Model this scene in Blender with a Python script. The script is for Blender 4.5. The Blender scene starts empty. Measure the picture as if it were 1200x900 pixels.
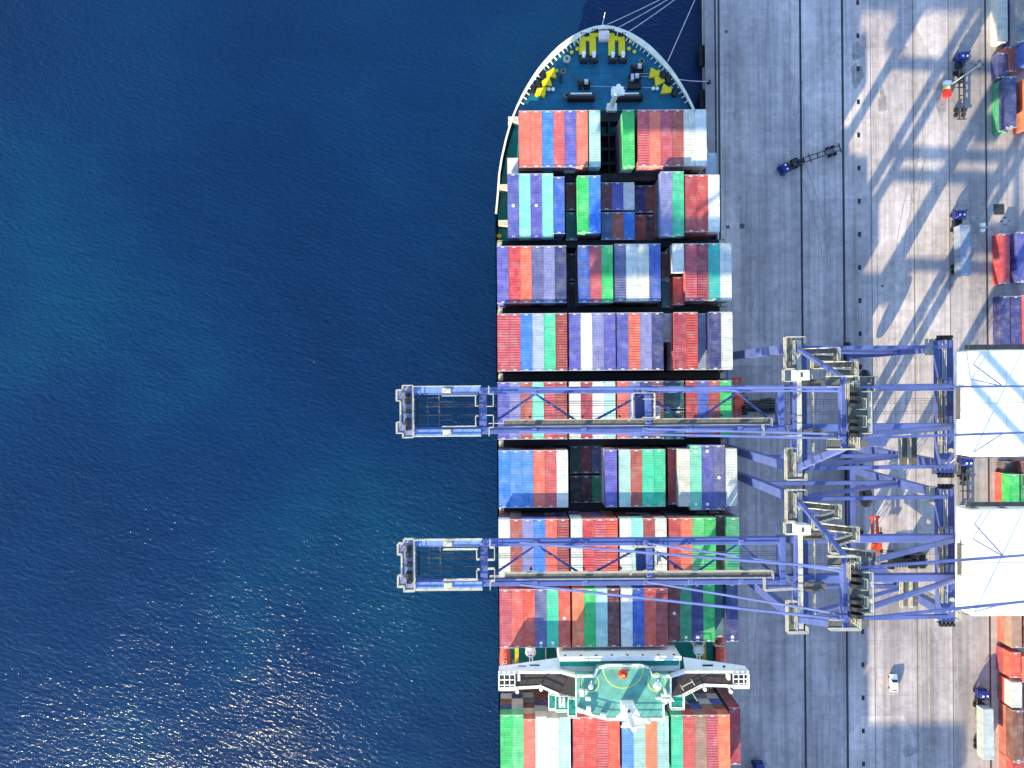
import bpy, math, random
from mathutils import Vector, Matrix

random.seed(7)
scene = bpy.context.scene
COL = scene.collection

# ------------------------------------------------------------------ camera model
H_CAM, F_PX, ROLL = 176.0, 833.333, 0.0078


def P(px, py, z=0.0):
    """a spot seen in the photograph, at height z -> metres"""
    s = (H_CAM - z) / F_PX
    u, v = (px - 600) * s, (450 - py) * s
    return (u + ROLL * v, v - ROLL * u)


def lin(c):
    out = []
    for v in c[:3]:
        v = v / 255.0
        out.append(v / 12.92 if v <= 0.04045 else ((v + 0.055) / 1.055) ** 2.4)
    return (out[0], out[1], out[2], 1.0)


# ------------------------------------------------------------------ materials
def new_mat(name):
    m = bpy.data.materials.new(name)
    m.use_nodes = True
    nt = m.node_tree
    b = nt.nodes["Principled BSDF"]
    return m, nt, b


def L(nt, a, b):
    nt.links.new(a, b)


def ramp(nt, fac, stops):
    r = nt.nodes.new("ShaderNodeValToRGB")
    el = r.color_ramp.elements
    while len(el) < len(stops):
        el.new(0.5)
    for e, (p, c) in zip(el, stops):
        e.position = p
        e.color = c if len(c) == 4 else (*c, 1)
    L(nt, fac, r.inputs[0])
    return r.outputs[0]


def mixc(nt, kind, fac, a, b):
    n = nt.nodes.new("ShaderNodeMix")
    n.data_type = 'RGBA'
    n.blend_type = kind
    for sock, v in ((n.inputs[0], fac), (n.inputs[6], a), (n.inputs[7], b)):
        if hasattr(v, "is_output"):
            L(nt, v, sock)
        elif isinstance(v, (int, float)):
            sock.default_value = v
        else:
            sock.default_value = v if len(v) == 4 else (*v, 1)
    return n.outputs[2]


def noise(nt, vec, scale, detail=3.0, rough=0.55):
    n = nt.nodes.new("ShaderNodeTexNoise")
    n.inputs["Scale"].default_value = scale
    n.inputs["Detail"].default_value = detail
    n.inputs["Roughness"].default_value = rough
    if vec is not None:
        L(nt, vec, n.inputs["Vector"])
    return n.outputs["Fac"]


def mapping(nt, vec, scale=(1, 1, 1), rot=(0, 0, 0), loc=(0, 0, 0)):
    n = nt.nodes.new("ShaderNodeMapping")
    n.inputs["Scale"].default_value = scale
    n.inputs["Rotation"].default_value = rot
    n.inputs["Location"].default_value = loc
    L(nt, vec, n.inputs["Vector"])
    return n.outputs[0]


def maths(nt, op, a, b=0.0, c=0.0):
    n = nt.nodes.new("ShaderNodeMath")
    n.operation = op
    for i, v in enumerate((a, b, c)):
        if hasattr(v, "is_output"):
            L(nt, v, n.inputs[i])
        else:
            n.inputs[i].default_value = v
    return n.outputs[0]


def texco(nt, which="Object"):
    return nt.nodes.new("ShaderNodeTexCoord").outputs[which]


def bump(nt, height, strength, dist):
    n = nt.nodes.new("ShaderNodeBump")
    n.inputs["Strength"].default_value = strength
    n.inputs["Distance"].default_value = dist
    L(nt, height, n.inputs["Height"])
    return n.outputs[0]


_mats = {}


def paint(name, rgb, rough=0.5, metal=0.0, dirt=0.25, scale=0.6, spec=0.4):
    """painted or bare surface with blotchy wear"""
    if name in _mats:
        return _mats[name]
    m, nt, b = new_mat(name)
    base = lin(rgb)
    co = texco(nt)
    n1 = noise(nt, co, scale, 5)
    n2 = noise(nt, co, scale * 6, 4)
    hi = tuple(min(1, v * 1.12) for v in base[:3])
    lo = tuple(v * (1 - dirt) for v in base[:3])
    c = mixc(nt, 'MIX', ramp(nt, n1, [(0.3, (0, 0, 0)), (0.7, (1, 1, 1))]), lo, hi)
    g = ramp(nt, n2, [(0.62, (0, 0, 0)), (0.78, (1, 1, 1))])
    gm = maths(nt, 'MULTIPLY', g, dirt)
    c = mixc(nt, 'MIX', gm, c, (0.09, 0.075, 0.06))
    L(nt, c, b.inputs["Base Color"])
    b.inputs["Roughness"].default_value = rough
    b.inputs["Metallic"].default_value = metal
    b.inputs["Specular IOR Level"].default_value = spec
    _mats[name] = m
    return m


def container_paint(name, rgb, rust=0.5):
    key = "container_" + name
    if key in _mats:
        return _mats[key]
    m, nt, b = new_mat(key)
    base = tuple(v * 0.84 + 0.042 for v in lin(rgb)[:3]) + (1.0,)
    oi = nt.nodes.new("ShaderNodeObjectInfo")
    rnd = oi.outputs["Random"]
    co = texco(nt)
    off = nt.nodes.new("ShaderNodeVectorMath")
    off.operation = 'ADD'
    cmb = nt.nodes.new("ShaderNodeCombineXYZ")
    r50 = maths(nt, 'MULTIPLY', rnd, 83.0)
    for i in range(3):
        L(nt, r50, cmb.inputs[i])
    L(nt, co, off.inputs[0])
    L(nt, cmb.outputs[0], off.inputs[1])
    v = off.outputs[0]
    bands = noise(nt, mapping(nt, v, (0.25, 0.8, 0.25)), 1.0, 3)
    blot = noise(nt, v, 0.55, 5, 0.6)
    fine = noise(nt, v, 3.0, 4, 0.6)
    hs = nt.nodes.new("ShaderNodeHueSaturation")
    hs.inputs["Color"].default_value = base
    L(nt, maths(nt, 'MULTIPLY_ADD', rnd, 0.016, 0.492), hs.inputs["Hue"])
    L(nt, maths(nt, 'MULTIPLY_ADD', rnd, 0.26, 0.86), hs.inputs["Value"])
    hs.inputs["Saturation"].default_value = 1.0
    c = hs.outputs[0]
    c = mixc(nt, 'MULTIPLY', 1.0, c, ramp(nt, bands, [(0.28, (0.80, 0.80, 0.80)), (0.72, (1.10, 1.10, 1.10))]))
    fade = ramp(nt, blot, [(0.45, (0, 0, 0)), (0.8, (1, 1, 1))])
    c = mixc(nt, 'MIX', maths(nt, 'MULTIPLY', fade, 0.26), c, (0.56, 0.53, 0.50))
    edge = noise(nt, mapping(nt, v, (1.6, 0.35, 1.0)), 1.0, 5, 0.65)
    gr = ramp(nt, edge, [(0.54, (0, 0, 0)), (0.70, (1, 1, 1))])
    c = mixc(nt, 'MULTIPLY', maths(nt, 'MULTIPLY', gr, 0.5), c, (0.52, 0.47, 0.43))
    vo = nt.nodes.new("ShaderNodeTexVoronoi")
    vo.distance = 'CHEBYCHEV'
    vo.inputs["Scale"].default_value = 1.0
    L(nt, mapping(nt, v, (0.5, 0.55, 0.4)), vo.inputs["Vector"])
    sc_ = nt.nodes.new("ShaderNodeSeparateColor")
    L(nt, vo.outputs["Color"], sc_.inputs[0])
    pt_ = ramp(nt, sc_.outputs[1], [(0.80, (1, 1, 1)), (0.9, (1.16, 1.14, 1.12))])
    c = mixc(nt, 'MULTIPLY', 1.0, c, pt_)
    rs = ramp(nt, fine, [(0.66, (0, 0, 0)), (0.76, (1, 1, 1))])
    c = mixc(nt, 'MIX', maths(nt, 'MULTIPLY', rs, rust), c, (0.14, 0.06, 0.03))
    L(nt, c, b.inputs["Base Color"])
    L(nt, bump(nt, blot, 0.5, 0.12), b.inputs["Normal"])
    b.inputs["Roughness"].default_value = 0.6
    b.inputs["Specular IOR Level"].default_value = 0.35
    _mats[key] = m
    return m


PAL = {  # everyday colour name -> sRGB of the paint
    'salmon red': (226, 92, 78), 'rose red': (205, 78, 88), 'bright red': (214, 58, 52), 'red': (190, 52, 50),
    'crimson': (168, 40, 62), 'brick red': (172, 68, 58), 'maroon': (112, 38, 46), 'dark maroon': (74, 34, 40),
    'orange red': (232, 84, 52), 'orange': (246, 122, 78), 'tan brown': (168, 126, 104), 'brown': (122, 62, 46),
    'azure blue': (28, 124, 232), 'cobalt blue': (26, 88, 196), 'cornflower blue': (76, 140, 224), 'royal blue': (52, 84, 184),
    'steel blue': (74, 104, 150), 'navy blue': (32, 38, 118), 'indigo': (78, 80, 176), 'slate blue': (82, 88, 142),
    'lavender': (132, 132, 192), 'pale blue': (168, 184, 206), 'blue grey': (140, 154, 184),
    'bright green': (22, 196, 96), 'light green': (92, 206, 130), 'emerald green': (18, 150, 100), 'dark green': (6, 72, 56),
    'mint green': (128, 226, 196), 'seafoam green': (48, 204, 156), 'teal': (0, 168, 156), 'dark teal': (0, 92, 96),
    'pale aqua': (172, 212, 206), 'white': (218, 220, 217), 'cream': (226, 221, 210), 'light grey': (176, 184, 184),
    'charcoal': (34, 36, 48), 'silver grey': (120, 126, 138), 'slate green': (58, 128, 138),
}


def CM(c):
    return container_paint(c, PAL[c])


# ------------------------------------------------------------------ mesh builder
class MB:
    def __init__(self):
        self.v, self.f, self.m = [], [], []
        self.slot = 0

    def add(self, verts, faces):
        o = len(self.v)
        self.v += [tuple(p) for p in verts]
        for f in faces:
            self.f.append(tuple(i + o for i in f))
            self.m.append(self.slot)
        return self

    def box(self, x0, x1, y0, y1, z0, z1):
        v = [(x0, y0, z0), (x1, y0, z0), (x1, y1, z0), (x0, y1, z0), (x0, y0, z1), (x1, y0, z1), (x1, y1, z1), (x0, y1, z1)]
        return self.add(v, [(0, 3, 2, 1), (4, 5, 6, 7), (0, 1, 5, 4), (1, 2, 6, 5), (2, 3, 7, 6), (3, 0, 4, 7)])

    def bevbox(self, x0, x1, y0, y1, z0, z1, c):
        """box with chamfered vertical and top edges"""
        def ring(i, z):
            return [(x0 + i + c, y0 + i, z), (x1 - i - c, y0 + i, z), (x1 - i, y0 + i + c, z), (x1 - i, y1 - i - c, z),
                    (x1 - i - c, y1 - i, z), (x0 + i + c, y1 - i, z), (x0 + i, y1 - i - c, z), (x0 + i, y0 + i + c, z)]
        v = ring(0, z0) + ring(0, z1 - c) + ring(c * 0.8, z1)
        f = [tuple(range(7, -1, -1)), tuple(range(16, 24))]
        for r in (0, 8):
            for i in range(8):
                j = (i + 1) % 8
                f.append((r + i, r + j, r + 8 + j, r + 8 + i))
        return self.add(v, f)

    def beam(self, p, q, w, h, up=(0, 0, 1)):
        p, q = Vector(p), Vector(q)
        d = (q - p)
        if d.length < 1e-6:
            return self
        d.normalize()
        up = Vector(up)
        if abs(d.dot(up)) > 0.98:
            up = Vector((0, 1, 0))
        s = d.cross(up).normalized()
        u = s.cross(d).normalized()
        v = []
        for c in (p, q):
            for a, b in ((-1, -1), (1, -1), (1, 1), (-1, 1)):
                v.append(c + s * (a * w / 2) + u * (b * h / 2))
        return self.add(v, [(0, 1, 2, 3), (7, 6, 5, 4), (0, 4, 5, 1), (1, 5, 6, 2), (2, 6, 7, 3), (3, 7, 4, 0)])

    def tube(self, p, q, r, n=8, r2=None):
        p, q = Vector(p), Vector(q)
        r2 = r if r2 is None else r2
        d = (q - p).normalized()
        up = Vector((0, 0, 1)) if abs(d.z) < 0.95 else Vector((0, 1, 0))
        s = d.cross(up).normalized()
        u = s.cross(d).normalized()
        v = []
        for c, rr in ((p, r), (q, r2)):
            for i in range(n):
                a = 2 * math.pi * i / n
                v.append(c + s * math.cos(a) * rr + u * math.sin(a) * rr)
        f = [tuple(range(n)), tuple(range(2 * n - 1, n - 1, -1))]
        for i in range(n):
            j = (i + 1) % n
            f.append((i, n + i, n + j, j))
        return self.add(v, f)

    def disc(self, x, y, z0, z1, r, n=16, r2=None):
        return self.tube((x, y, z0), (x, y, z1), r, n, r2)

    def prism(self, poly, z0, z1):
        a = sum(poly[i][0] * poly[(i + 1) % len(poly)][1] - poly[(i + 1) % len(poly)][0] * poly[i][1] for i in range(len(poly)))
        if a < 0:
            poly = poly[::-1]
        n = len(poly)
        v = [(x, y, z0) for x, y in poly] + [(x, y, z1) for x, y in poly]
        f = [tuple(range(n - 1, -1, -1)), tuple(range(n, 2 * n))]
        for i in range(n):
            j = (i + 1) % n
            f.append((i, j, n + j, n + i))
        return self.add(v, f)

    def dome(self, x, y, z, r, n=14, k=6, squash=1.0):
        v, f = [], []
        for j in range(k):
            a = (math.pi / 2) * j / k
            for i in range(n):
                t = 2 * math.pi * i / n
                v.append((x + r * math.cos(a) * math.cos(t), y + r * math.cos(a) * math.sin(t), z + squash * r * math.sin(a)))
        v.append((x, y, z + r * squash))
        for j in range(k - 1):
            for i in range(n):
                i2 = (i + 1) % n
                f.append((j * n + i, j * n + i2, (j + 1) * n + i2, (j + 1) * n + i))
        for i in range(n):
            f.append(((k - 1) * n + i, (k - 1) * n + (i + 1) % n, k * n))
        f.append(tuple(range(n - 1, -1, -1)))
        return self.add(v, f)

    def ring(self, x, y, z, r, w, h, n=32, a0=0.0, a1=2 * math.pi):
        full = abs(a1 - a0 - 2 * math.pi) < 1e-6
        k = n if full else n + 1
        v = []
        for i in range(k):
            t = a0 + (a1 - a0) * i / n
            for rr, zz in ((r - w / 2, z), (r + w / 2, z), (r + w / 2, z + h), (r - w / 2, z + h)):
                v.append((x + rr * math.cos(t), y + rr * math.sin(t), zz))
        f = []
        for i in range(n):
            j = (i + 1) % k
            for a in range(4):
                b = (a + 1) % 4
                f.append((i * 4 + a, j * 4 + a, j * 4 + b, i * 4 + b))
        return self.add(v, f)

    def rail(self, pts, h=1.1, t=0.12, step=2.2, kick=0.0):
        t, kick = t * 0.55, kick * 0.34
        pts = [Vector(p) for p in pts]
        for a, b in zip(pts, pts[1:]):
            n = max(1, int((b - a).length / step + 0.5))
            for i in range(n + 1):
                c = a.lerp(b, i / n)
                self.beam(c, c + Vector((0, 0, h)), t * 0.8, t * 0.8)
            for zz in (h, h * 0.55):
                self.beam(a + Vector((0, 0, zz)), b + Vector((0, 0, zz)), t, t)
            if kick:
                self.beam(a + Vector((0, 0, kick / 2)), b + Vector((0, 0, kick / 2)), t * 1.6, kick)
        return self

    def build(self, name, mats, parent=None, loc=None):
        me = bpy.data.meshes.new(name)
        o = Vector(loc) if loc is not None else (WORLD.get(parent.name, Vector((0, 0, 0))) if parent is not None else Vector((0, 0, 0)))
        me.from_pydata([(x - o[0], y - o[1], z - o[2]) for x, y, z in self.v], [], self.f)
        if not isinstance(mats, (list, tuple)):
            mats = [mats]
        for m in mats:
            me.materials.append(m)
        if len(mats) > 1:
            me.polygons.foreach_set("material_index", self.m)
        me.update()
        ob = bpy.data.objects.new(name, me)
        COL.objects.link(ob)
        if parent is not None:
            ob.parent = parent
            WORLD[ob.name] = o
        elif loc is not None:
            ob.location = loc
            WORLD[ob.name] = Vector(loc)
        return ob


WORLD = {}   # world origin of every parent (all parents are unrotated while being built)


def tag(o, label=None, cat=None, group=None, kind=None):
    if label:
        o["label"] = label
    if cat:
        o["category"] = cat
    if group:
        o["group"] = group
    if kind:
        o["kind"] = kind
    return o


def thing(name, label, cat, loc, group=None):
    o = bpy.data.objects.new(name, None)
    o.empty_display_size = 1
    COL.objects.link(o)
    o.location = loc
    WORLD[o.name] = Vector(loc)
    return tag(o, label, cat, group)


def structure(ob):
    return tag(ob, kind="structure")


def copy_tree(o, parent=None):
    c = o.copy()
    COL.objects.link(c)
    c.parent = parent
    for ch in list(o.children):
        if ch.name in COL.objects:
            copy_tree(ch, c)
    return c


# common paints
M_BLUE = paint("crane_blue_paint", (86, 101, 166), 0.5, dirt=0.3, scale=0.25, spec=0.5)
M_CREAM = paint("cream_rail_paint", (196, 192, 174), 0.6, dirt=0.25, scale=1.2)
M_GRATE = paint("grey_walkway_grating", (104, 101, 98), 0.7, dirt=0.35, scale=1.5)
M_WHITE = paint("white_paint", (238, 238, 234), 0.45, dirt=0.08)
M_DARK = paint("dark_steel", (34, 36, 42), 0.5, dirt=0.3)
M_RUBBER = paint("black_rubber", (20, 20, 22), 0.8, dirt=0.2)
M_STEEL = paint("worn_steel", (96, 96, 100), 0.45, metal=0.6, dirt=0.35)
M_YELLOW = paint("yellow_marine_paint", (232, 204, 24), 0.5, dirt=0.12)
M_DECK = paint("blue_green_deck_paint", (14, 108, 140), 0.55, dirt=0.35, scale=0.3)
M_DECKG = paint("green_deck_paint", (16, 140, 128), 0.55, dirt=0.25, scale=0.35)
M_ROOFG = paint("pale_green_roof_paint", (100, 170, 158), 0.6, dirt=0.38, scale=0.4)
M_HATCH = paint("dark_hatch_paint", (40, 44, 66), 0.6, dirt=0.3, scale=0.3)
M_LASH = paint("dark_lashing_steel", (26, 28, 34), 0.6, dirt=0.3)
M_HULL = paint("dark_hull_paint", (14, 34, 52), 0.45, dirt=0.3, scale=0.1)
M_RED = paint("red_paint", (214, 44, 40), 0.5, dirt=0.2)
M_GLASS, _nt, _b = new_mat("dark_glass")
_b.inputs["Base Color"].default_value = (0.012, 0.016, 0.022, 1)
_b.inputs["Roughness"].default_value = 0.08
M_ORANGE = paint("orange_machine_paint", (236, 78, 30), 0.45, dirt=0.2)
M_TRACTOR = paint("tractor_blue_paint", (20, 38, 132), 0.4, dirt=0.35, spec=0.5)
M_LAMP = paint("pale_galvanised_steel", (196, 200, 206), 0.4, metal=0.3, dirt=0.15)
# ------------------------------------------------------------------ sky, sun, camera
SUN_EL = math.radians(17.2)
TO_SUN = Vector((-0.505, -0.863, 0)).normalized() * math.cos(SUN_EL) + Vector((0, 0, math.sin(SUN_EL)))
w = bpy.data.worlds.new("World")
scene.world = w
w.use_nodes = True
nt = w.node_tree
sky = nt.nodes.new("ShaderNodeTexSky")
sky.sky_type = 'NISHITA'
sky.sun_disc = False
sky.sun_elevation = SUN_EL
sky.sun_rotation = math.atan2(TO_SUN.x, TO_SUN.y)
sky.altitude = 20
sky.air_density = 1.0
sky.dust_density = 0.0
sky.ozone_density = 1.6
bg = nt.nodes["Background"]
L(nt, sky.outputs[0], bg.inputs[0])
bg.inputs[1].default_value = 0.15

sun = bpy.data.lights.new("sun", 'SUN')
sun.energy = 4.0
sun.angle = math.radians(0.5)
sun.color = (1.0, 0.87, 0.54)
so = bpy.data.objects.new("sun", sun)
so.rotation_euler = (-TO_SUN).to_track_quat('-Z', 'Y').to_euler()
so.location = (-60, -100, 120)
COL.objects.link(so)

cam = bpy.data.cameras.new("camera")
cam.lens = 25.0
cam.sensor_width = 36.0
cam.clip_start = 1.0
cam.clip_end = 9000
co_ = bpy.data.objects.new("camera", cam)
co_.location = (0, 0, H_CAM)
co_.rotation_euler = (0, 0, -ROLL)
COL.objects.link(co_)
scene.camera = co_
scene.view_settings.view_transform = 'Standard'
scene.view_settings.look = 'None'
scene.view_settings.exposure = 1.72
scene.view_settings.gamma = 1.0
scene.view_settings.use_curve_mapping = False

# ------------------------------------------------------------------ sea
WATER_Z = -3.0
m, nt, b = new_mat("sea_water")
co = texco(nt)
big = noise(nt, mapping(nt, co, (1, 1, 1), loc=(40, 13, 0)), 0.011, 4, 0.55)
wide = noise(nt, mapping(nt, co, (1, 0.8, 1)), 0.03, 3, 0.5)
c1 = ramp(nt, big, [(0.34, (0.0013, 0.0165, 0.064)), (0.52, (0.0020, 0.0235, 0.084)), (0.66, (0.0018, 0.039, 0.099))])
c1 = mixc(nt, 'MULTIPLY', 0.5, c1, ramp(nt, wide, [(0.3, (0.8, 0.85, 0.9)), (0.7, (1.15, 1.1, 1.08))]))
L(nt, c1, b.inputs["Base Color"])
b.inputs["Roughness"].default_value = 0.19
b.inputs["IOR"].default_value = 1.333
gust = ramp(nt, noise(nt, co, 0.022, 3), [(0.3, (0.75, 0.75, 0.75)), (0.7, (1.2, 1.2, 1.2))])


def wave(rot_deg, sx, sy, det, rgh, loc):
    r = mapping(nt, co, (1, 1, 1), (0, 0, math.radians(rot_deg)), loc)
    return noise(nt, mapping(nt, r, (sx, sy, 1)), 1.0, det, rgh)


w1 = wave(16, 0.62, 1.15, 4, 0.55, (0, 0, 0))
w2 = wave(8, 0.09, 0.20, 2, 0.5, (31, 7, 0))
w3 = wave(32, 1.5, 2.6, 2, 0.5, (5, 17, 0))
h = maths(nt, 'MULTIPLY', w1, 0.26)
h = maths(nt, 'MULTIPLY_ADD', w2, 0.27, h)
h = maths(nt, 'MULTIPLY_ADD', w3, 0.065, h)
h = maths(nt, 'MULTIPLY', h, gust)
L(nt, bump(nt, h, 1.0, 1.0), b.inputs["Normal"])
mb = MB()
mb.add([(-4000, -4000, WATER_Z), (4000, -4000, WATER_Z), (4000, 4000, WATER_Z), (-4000, 4000, WATER_Z)], [(0, 1, 2, 3)])
structure(mb.build("water", m))

# ------------------------------------------------------------------ quay
EDGE = 48.5
R_W, R_L, R_Y = 51.8, 82.4, 117.8           # crane rails and yard rail


def concrete(name, tone, joints=True, tyre=True):
    m, nt, b = new_mat(name)
    co = texco(nt)
    n1 = noise(nt, co, 0.045, 5, 0.6)
    n2 = noise(nt, co, 0.5, 6, 0.65)
    st = noise(nt, mapping(nt, co, (1.1, 0.018, 1)), 1.0, 4, 0.6)
    st2 = noise(nt, mapping(nt, co, (0.22, 0.01, 1), loc=(9, 3, 0)), 1.0, 2, 0.5)
    lo, hi = tuple(v * 0.66 for v in tone), tuple(v * 1.14 for v in tone)
    c = mixc(nt, 'MIX', ramp(nt, n1, [(0.3, (0, 0, 0)), (0.7, (1, 1, 1))]), lo, hi)
    c = mixc(nt, 'MULTIPLY', 0.55, c, ramp(nt, n2, [(0.3, (0.6, 0.6, 0.6)), (0.65, (1.14, 1.14, 1.14))]))
    if tyre:
        c = mixc(nt, 'MULTIPLY', 0.8, c, ramp(nt, st, [(0.30, (0.62, 0.62, 0.64)), (0.55, (1.05, 1.05, 1.05))]))
        c = mixc(nt, 'MULTIPLY', 0.7, c, ramp(nt, st2, [(0.32, (0.72, 0.72, 0.72)), (0.6, (1.1, 1.1, 1.1))]))
        sy_ = nt.nodes.new("ShaderNodeSeparateXYZ")
        L(nt, co, sy_.inputs[0])
        wy = maths(nt, 'MULTIPLY_ADD', n1, 60.0, sy_.outputs[1])
        shade_lift = ramp(nt, maths(nt, 'MULTIPLY_ADD', wy, 0.01, 0.0), [(0.30, (1.0, 1.0, 1.0)), (1.05, (1.10, 1.10, 1.10))])  # painted brightness: concrete colour rises northward, where the shade is paler
        c = mixc(nt, 'MULTIPLY', 1.0, c, shade_lift)
        # oily driving lane beside the yard
        sx = nt.nodes.new("ShaderNodeSeparateXYZ")
        L(nt, co, sx.inputs[0])
        edge = maths(nt, 'MULTIPLY_ADD', n2, 1.2, sx.outputs[0])
        a = maths(nt, 'GREATER_THAN', edge, 109.2)
        lane = maths(nt, 'MULTIPLY', a, 0.30)
        c = mixc(nt, 'MIX', lane, c, (0.10, 0.10, 0.10))
        oil = ramp(nt, noise(nt, mapping(nt, co, (0.28, 0.10, 1), loc=(5, 8, 0)), 1.0, 5, 0.7), [(0.60, (0, 0, 0)), (0.74, (1, 1, 1))])
        c = mixc(nt, 'MIX', maths(nt, 'MULTIPLY', oil, 0.42), c, (0.07, 0.07, 0.075))
        pt = nt.nodes.new("ShaderNodeTexVoronoi")
        pt.distance = 'CHEBYCHEV'
        pt.inputs["Scale"].default_value = 1.0
        L(nt, mapping(nt, co, (0.055, 0.028, 1)), pt.inputs["Vector"])
        sp = nt.nodes.new("ShaderNodeSeparateColor")
        L(nt, pt.outputs["Color"], sp.inputs[0])
        c = mixc(nt, 'MULTIPLY', 1.0, c, ramp(nt, sp.outputs[0], [(0.1, (0.84, 0.84, 0.86)), (0.9, (1.10, 1.09, 1.07))]))
        smear = ramp(nt, noise(nt, mapping(nt, co, (0.9, 0.12, 1), loc=(2, 50, 0)), 1.0, 6, 0.7), [(0.52, (0, 0, 0)), (0.72, (1, 1, 1))])
        c = mixc(nt, 'MIX', maths(nt, 'MULTIPLY', smear, 0.25), c, (0.12, 0.115, 0.12))
    if joints:
        br = nt.nodes.new("ShaderNodeTexBrick")
        br.offset = 0.0
        br.squash = 1.0
        br.inputs["Scale"].default_value = 1.0
        br.inputs["Brick Width"].default_value = 5.1
        br.inputs["Row Height"].default_value = 6.8
        br.inputs["Mortar Size"].default_value = 0.055
        br.inputs["Mortar Smooth"].default_value = 0.6
        br.inputs["Bias"].default_value = 0.0
        br.inputs["Color1"].default_value = (0.90, 0.90, 0.90, 1)
        br.inputs["Color2"].default_value = (1.06, 1.06, 1.06, 1)
        br.inputs["Mortar"].default_value = (0.45, 0.45, 0.45, 1)
        L(nt, mapping(nt, co, (1, 1, 1), loc=(2.0, 3.0, 0)), br.inputs["Vector"])
        c = mixc(nt, 'MULTIPLY', 0.5, c, br.outputs["Color"])
    L(nt, c, b.inputs["Base Color"])
    b.inputs["Roughness"].default_value = 0.85
    b.inputs["Specular IOR Level"].default_value = 0.25
    L(nt, bump(nt, n2, 0.25, 0.05), b.inputs["Normal"])
    return m


M_CONC = concrete("worn_quay_concrete", (0.55, 0.475, 0.485))
M_COPING = concrete("stained_coping_concrete", (0.40, 0.355, 0.365), joints=False, tyre=False)
mb = MB()
mb.box(EDGE, 1500, -1500, 1500, -9, 0)
structure(mb.build("quay", M_CONC))
mb = MB()
mb.box(EDGE - 0.05, EDGE + 2.35, -320, 320, -1.6, 0.006)
structure(mb.build("quay_coping", M_COPING))
# grooves and rails let into the concrete
mb = MB()
for x, wd in ((50.95, 0.42), (R_W, 0.5), (72.0, 0.5), (R_L, 0.55), (R_Y, 0.42)):
    mb.box(x - wd / 2, x + wd / 2, -320, 320, 0.004, 0.010)
structure(mb.build("rail_groove", M_DARK))
mb = MB()
for x in (R_W, R_L, R_Y):
    mb.box(x - 0.06, x + 0.06, -320, 320, 0.011, 0.06)
structure(mb.build("crane_rail", M_STEEL))
M_SEAM = paint("dark_joint_sealant", (88, 88, 92), 0.8, dirt=0.4, scale=0.2)
mb = MB()
for x in (99.8, 108.6, 89.3):
    mb.box(x - 0.08, x + 0.08, -320, 320, 0.004, 0.007)
structure(mb.build("pavement_joint", M_SEAM))
M_FADED = paint("faded_yellow_road_paint", (206, 188, 128), 0.8, dirt=0.5, scale=0.4)
mb = MB()
for x, wd in ((85.6, 0.10), (100.6, 0.16), (102.7, 0.12), (120.2, 0.14)):
    mb.box(x - wd / 2, x + wd / 2, -320, 320, 0.012, 0.015)
structure(mb.build("painted_lane_line", M_FADED))

# tie-down sockets in a line
mb0 = None
ys = [(450 - 3 + 38.8 * k) for k in range(0, 1)]
k = 0
py = 3.0
n_sock = 0
while py < 900:
    x, y = P(1005.0 + py * 0.0078, py)
    if mb0 is None:
        mb = MB()
        mb.slot = 0
        mb.box(-0.26, 0.26, -0.5, 0.5, 0.005, 0.02)
        mb.box(-0.36, 0.36, -0.6, 0.6, 0.001, 0.012)
        o = mb.build("tie_down_socket", M_DARK, loc=(0, 0, 0))
        mb0 = o
    else:
        o = mb0.copy()
        COL.objects.link(o)
    o.location = (x, y, 0)
    tag(o, "dark tie-down socket set in the long line of sockets along the quay concrete", "pavement socket", "tie-down sockets along the quay")
    py += 38.8
    n_sock += 1

# drain grate, small manholes
x, y = P(1170.5, 245.5)
t = thing("drain_grate", "square dark drain grate in the concrete beside the yard lamp", "drain", (x, y, 0))
mb = MB()
mb.box(x - 1.35, x + 1.35, y - 1.35, y + 1.35, 0.004, 0.03)
mb.build("frame", M_SEAM, t)
mb = MB()
for i in range(8):
    mb.box(x - 1.15, x + 1.15, y - 1.12 + i * 0.3, y - 0.98 + i * 0.3, 0.032, 0.06)
mb.build("grating", M_DARK, t)
for (px, py, sz, lb) in ((853, 266, 0.8, "small square cover in the shaded concrete beside the ship, nearest the edge"),
                         (869.5, 265, 1.2, "larger square cover in the shaded concrete beside the ship"),
                         (851, 37, 0.7, "small square cover in the concrete near the bow mooring lines"),
                         (1034, 335, 0.6, "small square cover near the sunlit patch above the upper crane")):
    x, y = P(px, py)
    mb = MB()
    mb.box(x - sz / 2, x + sz / 2, y - sz / 2, y + sz / 2, 0.004, 0.02)
    mb.box(x - sz / 3, x + sz / 3, y - sz / 3, y + sz / 3, 0.022, 0.03)
    tag(mb.build("manhole_cover", M_SEAM, loc=(x, y, 0)), lb, "manhole cover")

# mooring bollard + lines, fenders
BOL = [(P(830.5, 96.5), "single dark bollard on the coping with one mooring line tied to it")]


def bollard(x, y, label):
    mb = MB()
    mb.disc(x, y, 0.0, 0.12, 0.55, 14)
    mb.disc(x, y, 0.12, 0.62, 0.30, 14, 0.26)
    mb.dome(x, y, 0.62, 0.42, 14, 4, 0.5)
    return tag(mb.build("bollard", M_DARK, loc=(x, y, 0)), label, "bollard", "quay bollards")


bx, by = BOL[0][0]
bollard(bx, by, BOL[0][1])
M_ROPE = paint("pale_mooring_rope", (186, 188, 196), 0.9, dirt=0.2)
far = (EDGE + 1.0, 101.0)


def line_mb(a, b, sag, r):
    mb = MB()
    a, b = Vector(a), Vector(b)
    prev = a
    for i in range(1, 13):
        t = i / 12
        c = a.lerp(b, t) - Vector((0, 0, sag * 4 * t * (1 - t)))
        mb.tube(prev, c, r, 6)
        prev = c
    return mb


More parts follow.
